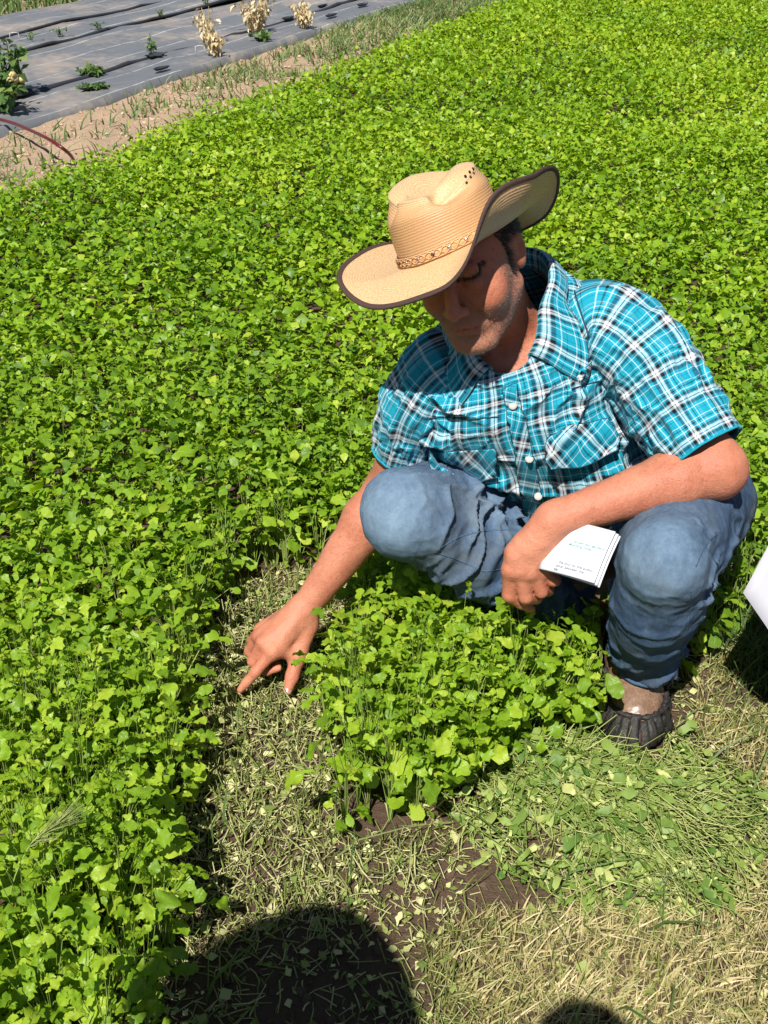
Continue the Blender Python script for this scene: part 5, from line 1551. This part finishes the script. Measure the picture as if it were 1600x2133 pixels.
def weed_clump(px_, py_, h, rad, name, label, mat, nl, lsz, seed, droop=0.0, z0=.07, husks=0, group=None, tpl=None, nst=7):
    r_ = np.random.default_rng(seed); p0 = G(px_, py_, z0)
    rt = empty(name, p0); tag(rt, label, 'plant', group)
    sb, fb = Bag(), Bag()
    A, Bp, Cp, Lp, La = [], [], [], [], []
    for i in range(nst):
        a_ = r_.random()*6.283; rr = rad*(.3+.7*r_.random()); hh = h*(.55+.45*r_.random()) if i else h
        top = V(math.cos(a_)*rr*(.9 if i else .15), math.sin(a_)*rr*(.9 if i else .15), hh); mid = top*V(.35, .35, .55)
        A.append(V(math.cos(a_)*.015, math.sin(a_)*.015, -.02)); Bp.append(mid); Cp.append(top)
        for _ in range(nl//nst):
            u = .15+.85*r_.random(); q = mid*(2*u) if u < .5 else mid+(top-mid)*(2*u-1)
            Lp.append(q+r_.normal(0, rad*.12, 3)*V(1, 1, .4)); La.append(a_+r_.normal(0, 1.2))
    ribbons(np.array(A), np.array(Bp), np.array(Cp), .0045, np.full(nst, .5), sb)
    Lp = np.array(Lp); Lp[:, 2] = np.maximum(Lp[:, 2], .005); n_ = len(Lp); La = np.array(La)
    scatter(tpl or MID, Lp, La, -droop+.5*r_.normal(0, 1, n_), .7*r_.normal(0, 1, n_), lsz*(.6+.8*r_.random(n_)), (.5 if droop else .9)+.4*r_.random(n_), np.clip(.5+.25*r_.normal(0, 1, n_), 0, 1), fb, r_)
    link('stems', sb.mesh('stems', mat), rt); link('foliage', fb.mesh('foliage', mat), rt)
    for i in range(husks):
        q = V(r_.normal(0, rad*.35), r_.normal(0, rad*.35)-.05, h*(.15+.5*r_.random()))
        v_, f_ = disc(q, V(0, -1, .2), .022, .03, 8); link('husk', mesh_np('husk', v_, f_, M['fruit']), rt)
    return rt
gd = 'dried plants on the ground cover'
weed_clump(436, 84, .24, .14, 'dried_plant', 'sparse dried tan plant with tall bare stalk, leftmost on the fabric', M['dried'], 150, .036, 201, 1.0, group=gd)
weed_clump(536, 62, .25, .20, 'dried_plant', 'biggest bushy dried tan plant on the grey fabric', M['dried'], 520, .040, 202, 1.0, group=gd, nst=12)
weed_clump(634, 56, .19, .20, 'dried_plant', 'low spreading dried tan plant, rightmost of the dead ones', M['dried'], 260, .036, 203, .9, group=gd, nst=9)
weed_clump(448, 113, .19, .13, 'dried_plant', 'dried tan plant nearest the soil strip, with bent stalks', M['dried'], 170, .036, 204, 1.0, group=gd, nst=8)
weed_clump(28, 192, .30, .14, 'leafy_weed', 'upright dark green plant with tan husks at the left edge on the fabric', M['weed'], 260, .05, 205, .1, husks=6, nst=9)
weed_clump(8, 226, .20, .14, 'leafy_weed', 'low green plant at the left edge, below the upright one', M['weed'], 170, .06, 206, .1, nst=8)
weed_clump(192, 148, .015, .12, 'leafy_weed', 'flat pale green weed growing from a hole in the fabric', M['weed'], 120, .035, 207, 0, nst=8)
weed_clump(196, 181, .01, .11, 'leafy_weed', 'low dark weed filling the hole nearest the rolled edge', M['weed'], 80, .03, 208, 0, nst=8)
weed_clump(316, 110, .13, .04, 'leafy_weed', 'single small seedling standing behind the dark planting hole', M['weed'], 24, .03, 209, 0, nst=3)
weed_clump(548, 81, .05, .11, 'leafy_weed', 'small dark weed in the hole below the biggest dried plant', M['weed'], 70, .03, 210, 0, nst=6)
for i, (a_, b_) in enumerate(((62, 78), (125, 68), (205, 54), (335, 28), (430, 4))):
    weed_clump(a_, b_, .035, .10, 'fabric_weed', ('green weed tuft on the far fabric seam, %s' % ('nearest the left edge', 'second from the left', 'middle one of five', 'fourth from the left', 'nearest the top edge')[i]), M['weed'], 24, .016, 220+i, 0, z0=.1, nst=6, group='weed tufts in the far seam')
# tall seed head and bent-over seedling by the swath
def seedling(px_, py_, h, lean, name, label, seed, big=.05, nl=4):
    r_ = np.random.default_rng(seed); p0 = G(px_, py_, 0); p0[2] = gz(p0[0], p0[1]); rt = empty(name, p0); tag(rt, label, 'plant')
    path = catmull([V(0, 0, -.005), V(lean*.25, -.01, h*.5), V(lean*.6, -.02, h*.95), V(lean, -.03, h*.92)], 14); v_, f_ = tube(path, np.linspace(.0024, .0012, 14), 6)
    link('stem', mesh_np('stem', v_, f_, M['stem'], attrs={'tint': ('FLOAT', np.full(len(v_), .7)), 'lc': ('FLOAT_VECTOR', np.zeros((len(v_), 3)))}), rt)
    for i in range(nl):
        q = path[-1-(i*2)]; a_ = r_.random()*6.28; ax, ay, an = [k[0] for k in frames(np.array([a_]), np.array([-.4+.5*r_.random()]), np.array([.2]))]; s_ = big*(.7+.5*r_.random())
        lf = link('leaf', lf_me[i % len(lf_me)], rt); lf.matrix_local = Matrix([[ax[k]*s_, ay[k]*s_, an[k]*s_, q[k]] for k in range(3)]+[[0, 0, 0, 1]])
    return rt
seedling(686, 1560, .17, -.02, 'tall_seedling', 'tall pale seedling stalk at the left edge of the uncut clump', 301, .045, 4)
seedling(738, 1500, .10, -.045, 'bent_seedling', 'seedling bent over beside the pointing hand', 302, .04, 3)
seedling(455, 1320, .12, -.05, 'bent_seedling', 'round-leaved seedling at the edge of the left crop, left of the hand', 303, .03, 2)
def seed_head(px_, py_, h, label, seed):
    r_ = np.random.default_rng(seed); p0 = G(px_, py_, 0); rt = empty('barley_head', p0); tag(rt, label, 'grass head')
    path = catmull([V(0, 0, 0), V(.01, 0, h*.6), V(.05, .01, h), V(.085, .02, h*1.12)], 16); v_, f_ = tube(path, .0011, 5)
    at = lambda n_, k: {'tint': ('FLOAT', np.full(n_, k)), 'lc': ('FLOAT_VECTOR', np.zeros((n_, 3)))}
    link('stem', mesh_np('stem', v_, f_, M['stem'], attrs=at(len(v_), .7)), rt)
    bb = Bag(); q = path[-6:][r_.integers(0, 6, 90)]; d = unit(path[-1]-path[-5]); e = q+d*(.03+.03*r_.random((90, 1)))+r_.normal(0, .008, (90, 3))
    ribbons(q, (q+e)/2, e, .0005, np.full(90, .85), bb); link('awns', bb.mesh('awns', M['stem']), rt)
seed_head(40, 2010, .24, 'feathery green grass head among the leaves at the lower left', 311)

# ------------------------------------------------------------------ hose, staples, stake
hp = catmull([G(-120, 226, .075), G(-40, 240, .08), G(20, 254, .10), G(60, 270, .13), G(98, 288, .15), G(128, 307, .13), G(146, 322, .08), G(154, 334, .02)], 60)
rt = empty('garden_hose', G(60, 290, 0)); tag(rt, 'dark red hose curving from the fabric over the soil into the crop', 'hose')
v_, f_ = tube(hp, .0085, 8); shifted('tube', v_, f_, M['hose'], rt)
def staple(px_, py_, lb):
    p0 = G(px_, py_, .07); pts = np.array([V(0, 0, -.03), V(0, 0, .05), V(.03, .01, .055), V(.06, .02, .05), V(.06, .02, -.03)]); v_, f_ = tube(pts, .003, 5)
    tag(link('wire_staple', mesh_np('wire_staple', v_, f_, M['wire']), loc=p0), lb, 'staple')
staple(408, 112, 'thin wire staple standing left of the nearest dried plant'); staple(22, 84, 'thin wire staple at the left end of the far seam')
p0 = G(1123, 16, 0); v_, f_ = tube(np.array([V(0, 0, 0), V(0, 0, .25), V(0, 0, .33), V(.01, 0, .335)]), np.array([.012, .014, .016, .006]), 6)
tag(link('marker_stake', mesh_np('marker_stake', v_, f_, M['paper']), loc=p0), 'small white marker stake far off at the top of the field', 'stake')

# ------------------------------------------------------------------ bystanders outside the picture, whose shadows and paper reach into it
def bystander(loc, face, label, shirt_c, hat, arm=None, scale=1.0):
    rt = empty('person', loc); rt.rotation_euler = (0, 0, face); tag(rt, label, 'person')
    def done(f, nm, mat):
        v_, q_ = f.surface(); v_ = relax(v_, q_, 3)*scale; return link(nm, mesh_np(nm, v_, q_, mat, attrs={'tone': ('FLOAT', np.full(len(v_), .2))}), rt)
    f = Field((-.45, -.35, -.02), (.45, .45, 1.9), .012)                      # one continuous body, facing +y
    for s in (-1, 1):
        f.cone(V(s*.10, 0, .90), V(s*.11, .02, .50), .085, .058, .03); f.cone(V(s*.11, .02, .50), V(s*.12, -.02, .09), .055, .038, .03); f.cone(V(s*.12, -.03, .04), V(s*.14, .14, .03), .035, .03, .02)
        el = V(s*.27, -.02, 1.10) if not (arm and s == -1) else V(-.26, .05, 1.10)
        wr = V(s*.28, .08, .86) if not (arm and s == -1) else V(-.20, .28, 1.02)
        f.cone(V(s*.19, 0, 1.40), el, .05, .04, .03); f.cone(el, wr, .04, .028, .02)
        for k in range(4): f.chain([wr, wr+unit(wr-el)*.08+V((k-1.5)*.019, 0, 0), wr+unit(wr-el)*.12+V((k-1.5)*.018, 0, -.03)], [.02, .012, .009], .01)
        f.chain([wr, wr+unit(wr-el)*.04+V(-s*.045, .01, .01), wr+unit(wr-el)*.075+V(-s*.05, .02, 0)], [.018, .012, .01], .01)
    f.cone(V(0, 0, .95), V(0, 0, 1.15), .14, .13, .06); f.cone(V(-.10, 0, 1.34), V(.10, 0, 1.34), .10, .10, .08); f.cone(V(0, 0, 1.15), V(0, 0, 1.32), .13, .13, .06)
    f.cone(V(0, 0, 1.40), V(0, .01, 1.52), .055, .052, .03); f.ell(V(0, .01, 1.63), (.075, .095, .11), None, .03); f.ell(V(0, .11, 1.615), (.012, .016, .02), None, .01); f.ell(V(0, .045, 1.55), (.05, .055, .045), None, .02)
    done(f, 'body', M['skin'])
    f = Field((-.40, -.30, .85), (.40, .35, 1.55), .012)
    f.cone(V(0, 0, .95), V(0, 0, 1.18), .152, .142, .06); f.cone(V(-.11, 0, 1.34), V(.11, 0, 1.34), .108, .108, .08); f.cone(V(0, 0, 1.15), V(0, 0, 1.32), .142, .142, .06)
    for s in (-1, 1): f.cone(V(s*.18, 0, 1.40), V(s*.24, 0, 1.20), .064, .062, .03)
    done(f, 'shirt', shirt_c)
    f = Field((-.3, -.3, .05), (.3, .3, 1.08), .012)
    f.cone(V(-.06, 0, .96), V(.06, 0, .96), .15, .15, .05)
    for s in (-1, 1): f.cone(V(s*.10, 0, .90), V(s*.11, .02, .50), .10, .075, .03); f.cone(V(s*.11, .02, .50), V(s*.12, -.02, .10), .073, .062, .03)
    done(f, 'trousers', M['cloth_navy'])
    if hat:
        a_ = np.linspace(0, 2*math.pi, 48, endpoint=False); rows = []
        for r1_, z_ in ((.19, 1.655), (.155, 1.675), (.105, 1.69), (.10, 1.74), (.092, 1.79), (.06, 1.81), (.0, 1.80)):
            rows.append(np.stack([r1_*(.92-.12*(r1_ > .14))*np.cos(a_)*(1+.05*np.sin(3*a_)), r1_*np.sin(a_)*(1+.06*(r1_ > .14)*np.cos(2*a_+.6))+.01, z_+.055*np.cos(a_)**4*(r1_ > .14)], -1))
        v_ = np.concatenate(rows)*scale; hh = link('hat', mesh_np('hat', v_, grid_faces(48, 7, True), M['cloth_grey']), rt); mm = hh.modifiers.new('thickness', 'SOLIDIFY'); mm.thickness = .003
    else:
        f = Field((-.12, -.14, 1.5), (.12, .16, 1.78), .008); f.ell(V(0, -.008, 1.665), (.084, .098, .088), None, .01); done(f, 'hair', M['hair'])
    return rt
hx = LDIR[0]/-LDIR[2]; hy = LDIR[1]/-LDIR[2]
sp_ = G(650, 2070, 0); bystander((sp_[0]-hx*1.70, sp_[1]-hy*1.70, 0), R(55), 'onlooker in a grey hat and grey shirt standing left of the camera', M['cloth_grey'], True, arm=True)
sp_ = G(1215, 2225, 0); bystander((sp_[0]-hx*1.66, sp_[1]-hy*1.66, 0), R(-5), 'bareheaded onlooker in navy standing next to the camera', M['cloth_navy'], False)
# one more at the right with a white sheet hanging from the hand: its corner reaches into the picture
c0 = D(1548, 1235, 1.60)
u_im = V(0, SP, CP); c1 = c0+.36*unit(V(.48, 0, 0)+.88*u_im); c2 = c0+.25*unit(V(.545, 0, 0)-.84*u_im)
bystander((c1[0]+.01+.26, c1[1]-.10, 0), 0.0, 'onlooker in a grey shirt at the right with a white sheet in hand', M['cloth_grey'], True, scale=.90)
c3 = c1+(c2-c0)
u_, v_ = np.meshgrid(np.linspace(0, 1, 12), np.linspace(0, 1, 12))
P = c0+(c1-c0)*u_[..., None]+(c2-c0)*v_[..., None]+V(0, 0, 1)*(.006*np.sin(u_*3+v_*2))[..., None]
rt = empty('paper_sheet', c0); tag(rt, 'blank white paper corner reaching in at the right edge beside the jeans', 'paper')
o = shifted('sheet', P.reshape(-1, 3), grid_faces(12, 12), M['paper_shaded'], rt); mm = o.modifiers.new('thickness', 'SOLIDIFY'); mm.thickness = .0004
